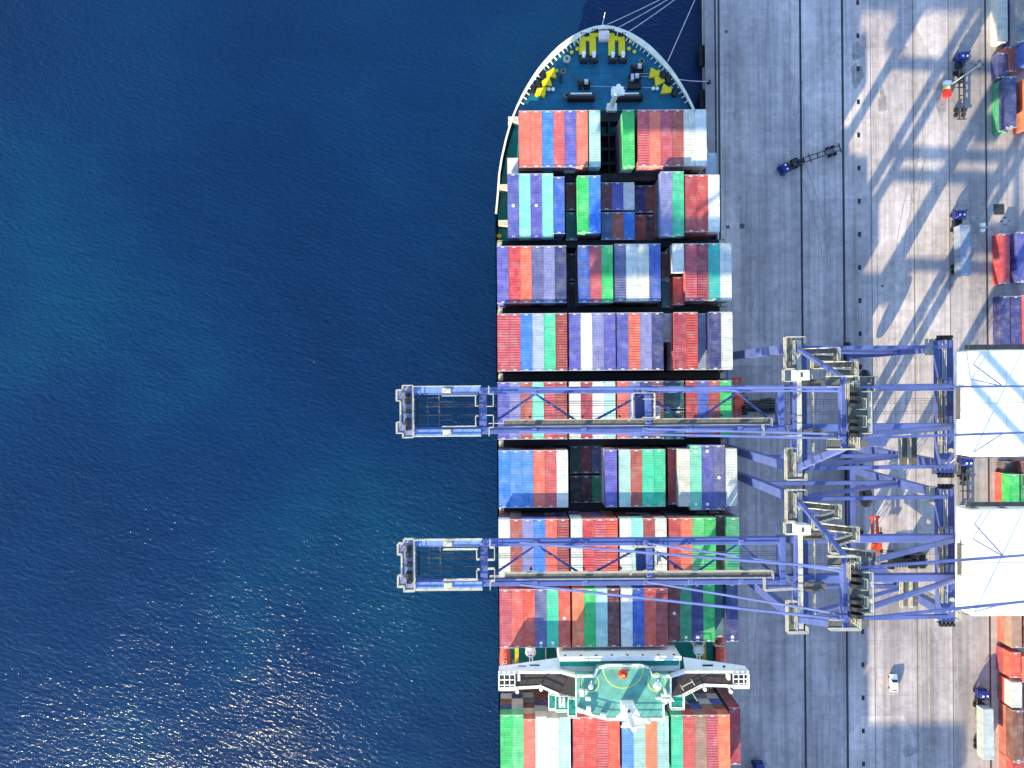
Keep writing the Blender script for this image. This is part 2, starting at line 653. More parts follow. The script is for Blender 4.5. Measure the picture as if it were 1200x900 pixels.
for (px, py, lb) in ((712, 28.5, "mooring line from the bow tip, uppermost of the three running together"),
                     (725, 32, "mooring line running between the two others off the bow"),
                     (737, 37, "mooring line lowest of the three leading off the bow tip"),
                     (782.5, 72, "steep single mooring line from the starboard bow to the quay")):
    a = P(px, py, 10.6)
    mb = line_mb((a[0], a[1], 10.6), (far[0], far[1] + (1.5 if px > 770 else 0), 0.6), 0.9, 0.085)
    tag(mb.build("mooring_line", M_ROPE), lb, "mooring line", "mooring lines at the bow")
a = P(795, 93, 10.6)
tag(line_mb((a[0], a[1], 10.6), (bx, by, 0.6), 0.4, 0.075).build("mooring_line", M_ROPE),
    "short mooring line tied to the dark bollard on the coping", "mooring line", "mooring lines at the bow")
for py, lb in ((66, "black rubber fender on the quay wall beside the mooring lines"),
               (118, "black rubber fender on the quay wall beside the foremost container bay")):
    x, y = P(822, py, -1)
    mb = MB()
    mb.tube((EDGE - 0.75, y - 2.6, -0.9), (EDGE - 0.75, y + 2.6, -0.9), 0.62, 12)
    mb.box(EDGE - 0.25, EDGE - 0.1, y - 2.3, y + 2.3, -1.7, -0.1)
    tag(mb.build("quay_fender", M_RUBBER, loc=(EDGE, y, -1)), lb, "fender", "fenders on the quay wall")

M_TYRE = paint("rubbed_tyre_mark", (170, 160, 164), 0.85, dirt=0.5, scale=0.8)
rt = random.Random(3)
for i in range(11):
    mb = MB()
    x0, yb_ = rt.uniform(56, 112), rt.uniform(-100, 50)
    ang = rt.uniform(-0.25, 0.25)
    curv = rt.uniform(-0.022, 0.022)
    ln = rt.randint(10, 22)
    for off in (-0.95, 0.95):
        a, x, y = ang, x0, yb_
        prev = None
        for k in range(ln):
            nx_, ny_ = math.cos(a), -math.sin(a)
            pts = ((x + nx_ * (off - 0.11), y + ny_ * (off - 0.11)), (x + nx_ * (off + 0.11), y + ny_ * (off + 0.11)))
            if prev:
                zt_ = 0.0022 + i * 0.00005
                mb.add([(prev[0][0], prev[0][1], zt_), (prev[1][0], prev[1][1], zt_), (pts[1][0], pts[1][1], zt_), (pts[0][0], pts[0][1], zt_)], [(0, 1, 2, 3)])
            prev = pts
            x += math.sin(a) * 1.6
            y += math.cos(a) * 1.6
            a += curv
    structure(mb.build("tyre_mark", M_TYRE))

M_STAIN = paint("oily_concrete_stain", (160, 152, 155), 0.75, dirt=0.5, scale=0.5)
for i, (px, py, rx, ry) in enumerate(((1103, 112, 1.7, 5.2), (1004, 88, 1.5, 3.0), (1005, 60, 1.6, 2.2), (1034, 118, 1.0, 3.2), (1060, 62, 1.3, 1.6), (1112, 330, 1.6, 2.2), (1149, 262, 2.2, 3.4), (1150, 330, 1.8, 2.6), (1066, 880, 1.8, 1.4))):
    x, y = P(px, py)
    pts = []
    for k in range(26):
        a = 2 * math.pi * k / 26
        r_ = 1 + 0.18 * math.sin(3 * a + i) + 0.08 * math.sin(7 * a + 2 * i) + rt.uniform(-0.06, 0.06)
        pts.append((x + rx * r_ * math.cos(a), y + ry * r_ * math.sin(a), 0.0031 + i * 0.00004))
    mb = MB()
    mb.add(pts + [(x, y, 0.0031 + i * 0.00004)], [(k, (k + 1) % 26, 26) for k in range(26)])
    structure(mb.build("oil_stain", M_STAIN))
bollard(far[0], far[1] + 0.7, "dark bollard on the coping where the bow mooring lines meet")

# ------------------------------------------------------------------ ship
CX = 22.0
DECK_Z, FOC_Z, BUL_Z = 8.4, 9.6, 10.9
ship = thing("container_ship", "large laden container ship lying alongside the quay", "ship", (CX, -40, WATER_Z))
half = []
for (px, py) in ((705.4, 29.2), (697.6, 30.6), (689.8, 33.0), (681.5, 36.2), (673.3, 40.4), (664, 46.3), (655, 53.2), (645.7, 62.2), (636.7, 72.3), (630, 80.6),
                 (623.8, 89.7), (617.2, 100.4), (611, 111.7), (605.2, 124), (600, 137), (595.6, 150), (591.7, 164), (587, 185), (584, 204), (582.6, 225), (582.2, 250)):
    x, y = P(px, py, BUL_Z)
    half.append((max(0.0, CX - x), y))
half[0] = (0.0, half[0][1])
half[-1] = (25.6, half[-1][1])
half = [(min(25.6, h), y) for h, y in half]
STERN = -221.0


def outline(inset=0.0, back=STERN, y_from=None):
    port, n = [], len(half)
    for i, (h, y) in enumerate(half):
        a, c = half[max(0, i - 1)], half[min(n - 1, i + 1)]
        d = Vector((c[0] - a[0], c[1] - a[1]))
        if i == 0:
            d = Vector((1, 0))
        d.normalize()
        nx, ny = d.y, -d.x                      # inward normal on the port half
        hh, yy = h + nx * inset, y + ny * inset
        port.append((max(0.0, hh), yy))
    port[0] = (0.0, half[0][1] - inset)
    port.append((25.6 - inset, back))
    return port


# hull: lofted sections
mb = MB()
secs = []
for z, k in ((BUL_Z - 0.05, 0.0), (6.0, 0.22), (1.0, 0.55), (WATER_Z - 0.1, 0.8), (-8.0, 1.0)):
    ring = []
    for h, y in outline(0.0):
        t = min(1.0, max(0.0, (y - 10) / 73.0))          # 0 amidships, 1 at the stem
        s = 1 - 0.55 * k * t
        ring.append((h * s, y - k * 9.0 * t * t))
    secs.append((z, ring))
n = len(secs[0][1])
vs = []
for z, ring in secs:
    vs += [(CX - h, y, z) for h, y in ring] + [(CX + h, y, z) for h, y in ring[::-1]]
N2 = 2 * n
fs = []
for s in range(len(secs) - 1):
    for i in range(N2):
        j = (i + 1) % N2
        fs.append((s * N2 + i, s * N2 + j, (s + 1) * N2 + j, (s + 1) * N2 + i))
mb.add(vs, fs)
mb.build("hull", M_HULL, ship)


def full(port):
    return [(CX - h, y) for h, y in port] + [(CX + h, y) for h, y in port[::-1] if h > 0.001]


mb = MB()
o_in = outline(0.12, STERN + 0.3)
low = [(h, y) for h, y in o_in if y < 62]
x62 = 20.9
mb.prism(full([(x62, 62.0)] + low), DECK_Z - 0.4, DECK_Z)
mb.build("main_deck", M_DECKG, ship)
mb = MB()
up = [(h, y) for h, y in o_in if y >= 62]
mb.prism(full(up + [(x62, 62.0)]), FOC_Z - 1.6, FOC_Z)
mb.build("forecastle_deck", M_DECK, ship)
# hatches, pipes, rope coils and paint patches on the open deck
rk = random.Random(5)
for (px, py) in ((660, 84), (752, 72), (664, 112)):
    x, y = P(px, py, FOC_Z)
    mb = MB()
    for q in range(4):
        mb.ring(x, y, FOC_Z + 0.01 + q * 0.09, 0.62 - q * 0.05, 0.16, 0.1, 16)
    mb.build("rope_coil", paint("tan_rope", (150, 140, 110), 0.9), ship)
mb = MB()
for k in range(9):
    yy = 66.5 + k * 1.5
    hw = 15.0 - k * 0.9
    mb.box(CX - hw, CX + hw, yy - 0.025, yy + 0.025, FOC_Z, FOC_Z + 0.012)
mb.build("deck_weld_seam", paint("deck_seam_paint", (30, 74, 96), 0.7, dirt=0.4), ship)
mb = MB()
for s_ in (-1, 1):
    mb.tube((CX + s_ * 2.6, 64.2, FOC_Z + 0.25), (CX + s_ * 9.5, 76.0, FOC_Z + 0.25), 0.09, 6)
mb.build("deck_pipe", M_STEEL, ship)
# bulwark: broad pale strip round the bow, a thin one further aft
mb = MB()
oo, = [outline(-0.03)]
ins = []
for i, (h, y) in enumerate(half):
    t = min(1.0, max(0.0, (y - 64) / 17.0))
    ins.append(0.42 + 1.0 * t * min(1.0, max(0.45, h / 9.0)))
ring_o = [(h, y) for h, y in oo[:-1]]
ring_i = []
nrm = outline(1.0)
for i, (h, y) in enumerate(half):
    dx, dy = nrm[i][0] - h, nrm[i][1] - y
    if i == 0:
        dx, dy = 0, -1
    ring_i.append((max(0.0, h + dx * ins[i]), y + dy * ins[i]))
for side in (-1, 1):
    v = []
    for (a, bq) in zip(ring_o, ring_i):
        for (h, y), z in ((a, DECK_Z + 0.6), (a, BUL_Z), (bq, BUL_Z), (((a[0] + bq[0] * 2) / 3, (a[1] + bq[1] * 2) / 3), DECK_Z + 0.6)):
            v.append((CX + side * h, y, z))
    f = []
    for i in range(len(half) - 1):
        for a in range(4):
            c = (a + 1) % 4
            q = (i * 4 + a, i * 4 + c, (i + 1) * 4 + c, (i + 1) * 4 + a)
            f.append(q if side < 0 else q[::-1])
    f.append((0, 1, 2, 3))
    k = (len(half) - 1) * 4
    f.append((k + 3, k + 2, k + 1, k))
    mb.add(v, f)
mb.build("bulwark", paint("weathered_white_bulwark", (232, 226, 208), 0.55, dirt=0.2, scale=0.5), ship)
# stays inside the bulwark
mb = MB()
for i in range(2, 13):
    for f_ in (0.0, 0.5):
        a, c = ring_i[i], ring_i[min(i + 1, len(ring_i) - 1)]
        h, y = a[0] + (c[0] - a[0]) * f_, a[1] + (c[1] - a[1]) * f_
        dx, dy = nrm[i][0] - half[i][0], nrm[i][1] - half[i][1]
        for side in (-1, 1):
            mb.beam((CX + side * h, y, BUL_Z - 0.35), (CX + side * (h + dx * 0.75), y + dy * 0.75, BUL_Z - 0.75), 0.16, 0.3)
mb.build("bulwark_stay", M_WHITE, ship)


def S(px, py, z=FOC_Z):
    return P(px, py, z)


# yellow roller arms, fairleads and winches at the stem
for k, (px, pt, pb, fx, fy, hook) in enumerate(((682.5, 45.5, 64, 683.5, 42, 1), (694.4, 40.5, 65, 696.3, 37.6, 1), (716.4, 40.5, 65, 715.6, 37.6, -1), (728.3, 45, 65, 728.8, 42, -1))):
    x0, y0 = S(px, pb)
    x1, y1 = S(px, pt)
    mb = MB()
    mb.bevbox(x0 - 0.75, x0 + 0.75, y0 - 0.3, y1, FOC_Z + 0.02, FOC_Z + 0.75, 0.08)
    mb.bevbox(min(x0, x0 + hook * 1.3) - 0.5, max(x0, x0 + hook * 1.3) + 0.5, y1 - 0.75, y1 + 0.25, FOC_Z + 0.02, FOC_Z + 0.85, 0.08)
    mb.build("rope_guide", M_YELLOW, ship)
    mb = MB()
    x2, y2 = S(fx, fy)
    mb.bevbox(x2 - 1.05, x2 + 1.05, y2 - 0.6, y2 + 0.6, FOC_Z + 0.02, FOC_Z + 1.1, 0.12)
    for q in (-0.55, 0, 0.55):
        mb.disc(x2 + q, y2, FOC_Z + 1.1, FOC_Z + 1.3, 0.2, 10)
    mb.build("fairlead", M_DARK, ship)
    xw, yw = S(px + 1.0, 69.5)
    mb = MB()
    mb.bevbox(xw - 0.95, xw + 0.95, yw - 1.1, yw + 0.9, FOC_Z + 0.02, FOC_Z + 0.55, 0.1)
    mb.tube((xw - 0.9, yw - 0.6, FOC_Z + 0.95), (xw + 0.9, yw - 0.6, FOC_Z + 0.95), 0.55, 12)
    wn = mb.build("mooring_winch", M_DARK, ship)
    mb = MB()
    mb.tube((xw - 0.35, yw + 0.7, FOC_Z + 0.9), (xw + 0.42, yw + 0.7, FOC_Z + 0.9), 0.5, 12)
    mb.bevbox(xw - 0.3, xw + 0.3, yw - 0.2, yw + 1.4, FOC_Z + 0.56, FOC_Z + 1.3, 0.08)
    mb.build("rope_drum", M_WHITE, wn)
# yellow fan-shaped pedestals by the bulwark
for k, (px, py, sgn, qx, qy) in enumerate(((644.5, 88, 1, -5.5, -1.2), (639.2, 98, 1, -5.5, -1.6), (633.3, 108.5, 1, -6.2, 1.5), (767, 88, -1, 6, -1.2), (773, 96, -1, 5.5, 0.8), (781, 107, -1, 5.5, -1.5))):
    x, y = S(px, py)
    ex, ey = S(px + qx, py - qy)
    d = Vector((ex - x, ey - y)).normalized()
    s_ = Vector((-d.y, d.x))
    o_ = Vector((x, y)) - d * 1.2
    e_ = Vector((x, y)) + d * 1.0
    pts = [o_ + s_ * 1.2, o_ - s_ * 1.2, e_ - s_ * 0.4, e_ + s_ * 0.4]
    mb = MB()
    mb.prism([(p.x, p.y) for p in pts], FOC_Z + 0.02, FOC_Z + 0.9)
    pd = mb.build("roller_pedestal", M_YELLOW, ship)
    mb = MB()
    g = Vector((x, y)) + d * 1.9
    mb.prism([(p.x, p.y) for p in (g + s_ * 0.9 + d * 0.5, g - s_ * 0.9 + d * 0.5, g - s_ * 0.9 - d * 0.5, g + s_ * 0.9 - d * 0.5)], FOC_Z + 0.02, FOC_Z + 1.15)
    mb.build("fairlead", M_DARK, ship)
    mb = MB()
    mb.prism([(p.x, p.y) for p in (e_ + s_ * 0.7 + d * 0.15, e_ + s_ * 0.35 - d * 0.55, e_ + s_ * 1.0 - d * 0.65, e_ + s_ * 1.15)], FOC_Z + 0.03, FOC_Z + 0.7)
    mb.build("guide_bracket", M_YELLOW, pd)
# bitts (small bollards) and hatch
for (px, py, mt) in ((676.2, 58.5, M_YELLOW), (669.7, 62.4, M_YELLOW), (736.6, 58.2, M_YELLOW), (743, 61.8, M_YELLOW), (643, 105.6, M_WHITE), (648, 105.6, M_WHITE), (765, 104.7, M_WHITE), (769.6, 104.7, M_WHITE), (652, 84, M_YELLOW), (657, 91, M_DARK), (657, 96, M_DARK), (674, 49.5, M_YELLOW), (739, 49.5, M_YELLOW)):
    x, y = S(px, py)
    mb = MB()
    mb.disc(x, y, FOC_Z, FOC_Z + 0.5, 0.32, 12)
    mb.disc(x, y, FOC_Z + 0.5, FOC_Z + 0.62, 0.42, 12)
    mb.build("bitt", mt, ship)
x, y = S(664, 70)
mb = MB()
mb.disc(x, y, FOC_Z, FOC_Z + 0.55, 0.92, 20)
mb.disc(x, y, FOC_Z + 0.55, FOC_Z + 0.7, 0.8, 20)
ht = mb.build("round_hatch", M_CREAM, ship)
mb = MB()
mb.ring(x, y, FOC_Z + 0.71, 0.3, 0.08, 0.12, 14)
mb.beam((x - 0.3, y, FOC_Z + 0.78), (x + 0.3, y, FOC_Z + 0.78), 0.07, 0.07)
mb.build("handwheel", M_STEEL, ht)
# anchor windlasses
for px, sgn in ((681, -1), (735.5, 1)):
    x, y = S(px, 115)
    mb = MB()
    mb.bevbox(x - 3.2, x + 3.2, y - 1.0, y + 0.9, FOC_Z + 0.02, FOC_Z + 0.5, 0.1)
    mb.tube((x - 3.0, y - 0.3, FOC_Z + 1.1), (x + 3.0, y - 0.3, FOC_Z + 1.1), 0.62, 14)
    mb.tube((x + sgn * 3.0, y - 0.3, FOC_Z + 1.1), (x + sgn * 3.3, y - 0.3, FOC_Z + 1.1), 0.95, 14)
    wl = mb.build("anchor_windlass", M_DARK, ship)
    mb = MB()
    mb.tube((x - 2.6, y + 0.55, FOC_Z + 1.15), (x + 2.4, y + 0.55, FOC_Z + 1.15), 0.24, 10)
    mb.box(x - 2.5, x - 1.7, y + 0.25, y + 0.6, FOC_Z + 0.6, FOC_Z + 1.7)
    mb.build("windlass_shaft", M_WHITE, wl)
    mb = MB()
    mb.tube((x - sgn * 0.8, y + 0.3, FOC_Z + 0.9), (x - sgn * 2.0 + sgn * 2.4, y + 4.6, FOC_Z + 0.35), 0.16, 6)
    mb.build("anchor_chain", M_STEEL, wl)
for (px, py, big) in ((684.5, 99.5, 0), (746.5, 81, 0), (743.5, 92.5, 1)):
    x, y = S(px, py)
    mb = MB()
    mb.bevbox(x - 1.5, x + 1.4, y - 1.1, y + 0.9, FOC_Z + 0.02, FOC_Z + 0.6, 0.1)
    mb.tube((x - 1.2, y, FOC_Z + 1.1), (x + 1.3, y, FOC_Z + 1.1), 0.6, 12)
    if big:
        mb.bevbox(x - 1.5, x + 1.5, y - 2.6, y - 1.3, FOC_Z + 0.02, FOC_Z + 1.0, 0.1)
    wn = mb.build("mooring_winch", M_DARK, ship)
    mb = MB()
    mb.tube((x - 0.1, y + 0.1, FOC_Z + 1.2), (x + 0.75, y + 0.1, FOC_Z + 1.2), 0.66, 12)
    if big:
        mb.box(x - 1.1, x - 0.4, y - 0.9, y + 0.5, FOC_Z + 0.62, FOC_Z + 1.75)
    mb.build("rope_drum", M_LAMP, wn)
mb = MB()
a = S(690, 102)
c = S(768, 104)
mb.tube((a[0], a[1], FOC_Z + 0.5), (c[0], c[1], FOC_Z + 0.5), 0.07, 6)
for (q, py) in ((745, 88), (745, 91.5)):
    a, c = S(q, py), S(763, py)
    mb.tube((a[0], a[1], FOC_Z + 0.9), (c[0], c[1], FOC_Z + 0.7), 0.06, 6)
mb.build("deck_rope", M_ROPE, ship)
# wave breaker line, light deck markings
mb = MB()
x, y = S(708, 127)
mb.box(CX - 19.0, CX + 19.0, 63.35, 63.55, FOC_Z, FOC_Z + 1.0)
mb.build("breakwater", M_DECK, ship)
# foremast
bx_, by_ = S(715.0, 129)
mb = MB()
mb.bevbox(bx_ - 1.1, bx_ + 1.1, by_ - 1.4, by_ + 0.4, FOC_Z, FOC_Z + 3.2, 0.1)
mb.tube((bx_, by_, FOC_Z + 3.2), (bx_, by_, FOC_Z + 12.5), 0.65, 12, 0.42)
mb.bevbox(bx_ - 1.1, bx_ + 0.9, by_ - 0.6, by_ + 1.0, FOC_Z + 9.4, FOC_Z + 9.7, 0.05)
fm = mb.build("foremast", M_WHITE, ship)
mb = MB()
mb.beam((bx_ - 1.2, by_ + 0.1, FOC_Z + 12.1), (bx_ + 1.2, by_ + 0.1, FOC_Z + 12.1), 0.5, 0.5)
mb.disc(bx_, by_, FOC_Z + 12.5, FOC_Z + 13.3, 0.55, 10)
mb.bevbox(bx_ - 0.7, bx_ + 1.5, by_ - 1.2, by_ - 0.1, FOC_Z + 11.3, FOC_Z + 12.0, 0.05)
mb.rail([(bx_ - 1.1, by_ - 0.6, FOC_Z + 9.7), (bx_ - 1.1, by_ + 1.0, FOC_Z + 9.7), (bx_ + 0.9, by_ + 1.0, FOC_Z + 9.7), (bx_ + 0.9, by_ - 0.6, FOC_Z + 9.7)], t=0.08)
mb.build("mast_head", M_WHITE, fm)
mb = MB()
for s_ in (-1, 1):
    mb.beam((bx_ + s_ * 0.35, by_ + 0.55, FOC_Z), (bx_ + s_ * 0.35, by_ + 0.55, FOC_Z + 9.4), 0.06, 0.06)
for i in range(24):
    mb.beam((bx_ - 0.35, by_ + 0.55, FOC_Z + 0.3 + i * 0.38), (bx_ + 0.35, by_ + 0.55, FOC_Z + 0.3 + i * 0.38), 0.04, 0.04)
mb.build("ladder", M_WHITE, fm)
# jackstaff
mb = MB()
x, y = P(705.4, 30, BUL_Z)
mb.tube((x, y - 0.4, BUL_Z), (x, y + 0.2, BUL_Z + 5.5), 0.1, 6, 0.05)
mb.build("jackstaff", M_WHITE, ship)
mb = MB()
mb.bevbox(CX - 1.2, CX + 1.2, half[0][1] - 3.4, half[0][1] - 1.3, FOC_Z, BUL_Z + 0.15, 0.15)
mb.build("bow_platform", paint("dusty_pink_white_paint", (226, 206, 206), 0.6), ship)

# hatch covers, lashing bridges
BAY_N = [58.7, 44.3, 29.4, 14.9, 0.4, -14.1, -28.4, -42.9, -69.4]
BAY_L = [12.2] * 9
ROW0 = 9.5
EXTRA = [-84.0, -98.4, -112.8, -127.2, -141.8, -156.4, -171.0]
mb0 = []
for i, yn in enumerate(BAY_N + EXTRA):
    hw = [16.4, 22.3][i] if i < 2 else 25.0
    x0 = CX - hw
    for j, (fa, fb) in enumerate(((0, 0.3), (0.3, 0.5), (0.5, 0.75), (0.75, 1.0))):
        mb = MB()
        mb.bevbox(x0 + 2 * hw * fa + 0.08, x0 + 2 * hw * fb - 0.08, yn - 12.3, yn + 0.1, DECK_Z, (8.75 if 6 <= i <= 8 else ROW0) - 0.1, 0.15)
        for q in range(4):
            yy = yn - 1.5 - q * 3.1
            mb.box(x0 + 2 * hw * fa + 0.3, x0 + 2 * hw * fb - 0.3, yy - 0.12, yy + 0.12, (8.75 if 6 <= i <= 8 else ROW0) - 0.09, (8.75 if 6 <= i <= 8 else ROW0) - 0.02)
        mb.build("hatch_cover", M_HATCH, ship)
for i in range(len(BAY_N) + len(EXTRA) - 1):
    ys_, yn_ = (BAY_N + EXTRA)[i] - 12.2, (BAY_N + EXTRA)[i + 1]
    if i == 7:
        continue
    yc = (ys_ + yn_) / 2
    hw = 20.3 if i == 0 else 24.85
    top = 19.0
    mb = MB()
    for x in [CX - hw + k * (2 * hw / 10) for k in range(11)]:
        mb.beam((x, yc - 0.45, DECK_Z), (x, yc - 0.45, top), 0.22, 0.22)
        mb.beam((x, yc + 0.45, DECK_Z), (x, yc + 0.45, top), 0.22, 0.22)
    for z in (12.2, 15.6, top):
        mb.box(CX - hw, CX + hw, yc - 0.8, yc + 0.8, z - 0.12, z)
    mb.rail([(CX - hw, yc - 0.6, top), (CX + hw, yc - 0.6, top)], t=0.07, step=5)
    mb.rail([(CX - hw, yc + 0.6, top), (CX + hw, yc + 0.6, top)], t=0.07, step=5)
    lb = mb.build("lashing_bridge", M_LASH, ship)
    mb = MB()
    for s_ in (-1, 1):
        xe = CX + s_ * hw
        mb.box(min(xe, xe - s_ * 0.9), max(xe, xe - s_ * 0.9), yc - 0.75, yc + 0.75, top + 0.02, top + 0.14)
        mb.rail([(xe - s_ * 0.9, yc - 0.75, top + 0.1), (xe + s_ * 0.05, yc - 0.75, top + 0.1), (xe + s_ * 0.05, yc + 0.75, top + 0.1), (xe - s_ * 0.9, yc + 0.75, top + 0.1)], t=0.1)
        mb.beam((xe, yc, DECK_Z), (xe, yc, top), 0.35, 0.8)
    mb.build("end_platform", M_CREAM, lb)
mb = MB()
for k in range(5):
    yy = 47.2 + k * 3.3
    mb.box(20.2, 25.2, yy - 0.3, yy + 0.3, ROW0 + 0.2, ROW0 + 3.2)
for xx in (20.2, 22.7, 25.2):
    mb.box(xx - 0.14, xx + 0.14, 46.8, 61.2, ROW0 + 0.1, ROW0 + 3.35)
mb.box(20.2, 25.2, 60.6, 63.0, DECK_Z + 0.05, ROW0 + 2.2)
mb.build("cell_guide_frame", M_LASH, ship)
mb = MB()
mb.bevbox(CX - 13, CX + 24, STERN + 6, STERN + 18, DECK_Z, 32.0, 0.3)
mb.bevbox(CX - 6, CX + 20, STERN + 7, STERN + 17, 32.0, 43.0, 0.6)
mb.build("unseen_casing", M_WHITE, ship)  # unseen aft block added so its shadow bands the lower quay
# port side passage: low platforms and fittings beside the two foremost bays
mb = MB()
for (py, wx) in ((139.5, 2.0), (219, 1.9), (261, 2.0)):
    x, y = P(590 if py > 200 else 601.5, py, BUL_Z)
    mb.box(x - wx / 2 - 0.2, x + wx / 2 + 0.2, y - 0.65, y + 0.65, DECK_Z + 0.1, BUL_Z - 0.1)
mb.build("side_step", M_CREAM, ship)
for (px, py) in ((585, 277), (584, 285.5)):
    x, y = P(px, py, DECK_Z + 0.5)
    mb = MB()
    mb.disc(x, y, DECK_Z, DECK_Z + 0.9, 0.42, 12)
    mb.disc(x, y, DECK_Z + 0.9, DECK_Z + 1.05, 0.52, 12)
    mb.build("bitt", M_YELLOW, ship)

# ------------------------------------------------------------------ bridge (accommodation block with wings)
WZ, MZ, TOPZ = 29.6, 31.6, 30.9


def W(px, py, z=WZ):
    return P(px, py, z)


house = MB()
house.box(13.4, 30.6, -66.2, -59.6, DECK_Z, WZ - 0.1)
house.box(9.4, 34.3, -59.6, -56.25, DECK_Z, WZ - 0.6)
hs = house.build("accommodation_block", M_WHITE, ship)
mb = MB()
for z in (12.5, 15.4, 18.3, 21.2, 24.1, 27.2):
    for k in range(9):
        x = 11.2 + k * 2.7
        mb.box(x, x + 0.9, -56.2 + 0.0, -56.2 + 0.05, z, z + 1.0)
mb.build("window", M_GLASS, hs)
# lower bridge front, broad pale ledge above the boxes
mb = MB()
x0, _ = W(656, 770, TOPZ)
x1, _ = W(798, 770, TOPZ)
mb.bevbox(x0, x1, -56.25, -55.9, 24.6, TOPZ, 0.06)
mb.box(x0 - 0.05, x1 + 0.05, -56.6, -55.7, TOPZ + 0.01, TOPZ + 0.18)
fr = mb.build("bridge_front", M_WHITE, ship)
mb = MB()
for k in range(8):
    xx = x0 + 1.2 + k * (x1 - x0 - 2.4) / 7
    mb.box(xx - 0.25, xx + 0.25, -55.9 + 0.003, -55.86, TOPZ - 1.4, TOPZ - 0.8)
mb.build("window", M_GLASS, fr)
mb = MB()
mb.box(x0 + 0.1, x1 - 0.1, -58.2, -56.62, WZ - 0.08, WZ)
mb.build("front_gallery", M_DECKG, ship)
mb = MB()
mb.rail([(x0 + 8.2, -57.55, MZ), (x1 - 6.0, -57.55, MZ)], t=0.11, step=1.6)
mb.build("gallery_rail", M_CREAM, ship)
M_WINGDECK = paint("dark_bridge_wing_deck", (54, 46, 50), 0.7, dirt=0.25, scale=0.5)
WING = [[(584.5, 786.5), (657, 786.5), (675.5, 791.5), (675.5, 817), (655, 812.5), (634, 803.5), (584.5, 806)],
        [(875.5, 786), (803, 786), (785, 791.5), (785, 817), (800, 813.5), (823, 801.5), (875.5, 803.5)]]
for sd, poly in enumerate(WING):
    pw = [W(px, py) for px, py in poly]
    mb = MB()
    mb.prism(pw, WZ - 0.5, WZ)
    wing = mb.build("bridge_wing", M_WINGDECK, ship)
    # front bulwark and the tapered gusset under it
    mb = MB()
    a, c, d = pw[0], pw[1], pw[2]
    mb.beam((a[0], a[1] + 0.2, WZ + 0.55), (c[0], c[1] + 0.2, WZ + 0.55), 0.5, 1.3)
    mb.beam((c[0], c[1] + 0.2, WZ + 0.57), (d[0], d[1] + 0.2, WZ + 0.57), 0.5, 1.3)
    v = [(a[0], a[1] + 0.1, WZ - 0.1), (c[0], c[1] + 0.1, WZ - 0.1), (c[0], c[1] + 2.1, WZ - 1.6), (a[0], a[1] + 0.55, WZ - 0.9),
         (a[0], a[1] + 0.1, WZ - 0.5), (c[0], c[1] + 0.1, WZ - 0.9), (c[0], c[1] + 2.1, WZ - 1.9), (a[0], a[1] + 0.55, WZ - 1.2)]
    fq = [(0, 3, 2, 1), (4, 5, 6, 7), (0, 1, 5, 4), (1, 2, 6, 5), (2, 3, 7, 6), (3, 0, 4, 7)]
    mb.add(v, fq if sd == 0 else [q[::-1] for q in fq])
    fb = mb.build("wing_front", M_WHITE, wing)
    mb = MB()
    for t_, ln in ((0.42, 2.0), (0.62, 1.6)) if sd == 0 else ((0.62, 2.2), (0.36, 0.5)):
        x = a[0] + (c[0] - a[0]) * (1 - t_ if sd == 0 else t_)
        t2 = (x - a[0]) / (c[0] - a[0])
        yv = a[1] + 0.1 + (0.45 + 1.55 * t2) * 0.55
        zz = WZ - 0.1 - (0.8 + 0.7 * t2) * 0.55
        mb.beam((x - ln / 2, yv, zz + 0.06), (x + ln / 2, yv, zz + 0.06), 0.34, 0.12)
    mb.build("lightening_hole", M_DARK, fb)
    # aft and end rails
    mb = MB()
    pts = [(x, y, WZ) for x, y in (pw[0], pw[6], pw[5], pw[4])]
    mb.rail(pts, h=1.1, t=0.2, step=1.9, kick=0.3)
    mb.build("wing_rail", M_WHITE, wing)
    # latticed steering shelter at the wing tip
    mb = MB()
    sx = 1 if sd == 0 else -1
    xa, xb = pw[0][0] + sx * 0.1, pw[0][0] + sx * 3.3
    y0_, y1_ = pw[6][1] + 0.1, pw[0][1] - 0.1
    for k in range(4):
        x = xa + (xb - xa) * k / 3
        mb.beam((x, y0_, WZ + 1.5), (x, y1_, WZ + 1.5), 0.16, 0.14)
        mb.beam((x, y0_, WZ), (x, y0_, WZ + 1.5), 0.14, 0.14)
        mb.beam((x, y1_, WZ), (x, y1_, WZ + 1.5), 0.14, 0.14)
        y = y0_ + (y1_ - y0_) * k / 3
        mb.beam((xa, y, WZ + 1.52), (xb, y, WZ + 1.52), 0.16, 0.14)
    mb.build("wing_shelter", M_WHITE, wing)
    mb = MB()
    xm = pw[0][0] + sx * 4.1
    mb.bevbox(xm - 0.3, xm + 0.3, (y0_ + y1_) / 2 + 0.1, (y0_ + y1_) / 2 + 1.2, WZ, WZ + 1.2, 0.08)
    mb.build("control_console", M_WHITE, wing)
    for px in ((606,), (633.5,)) if sd == 0 else ((853,), (823,)):
        x, y = W(px[0], 804.8 if px[0] not in (633.5, 823) else 802)
        mb = MB()
        mb.tube((x, y, WZ), (x, y, WZ + 2.0), 0.12, 8)
        mb.disc(x, y - 0.2, WZ + 1.6, WZ + 2.2, 0.35, 10)
        mb.build("searchlight", M_WHITE, wing)
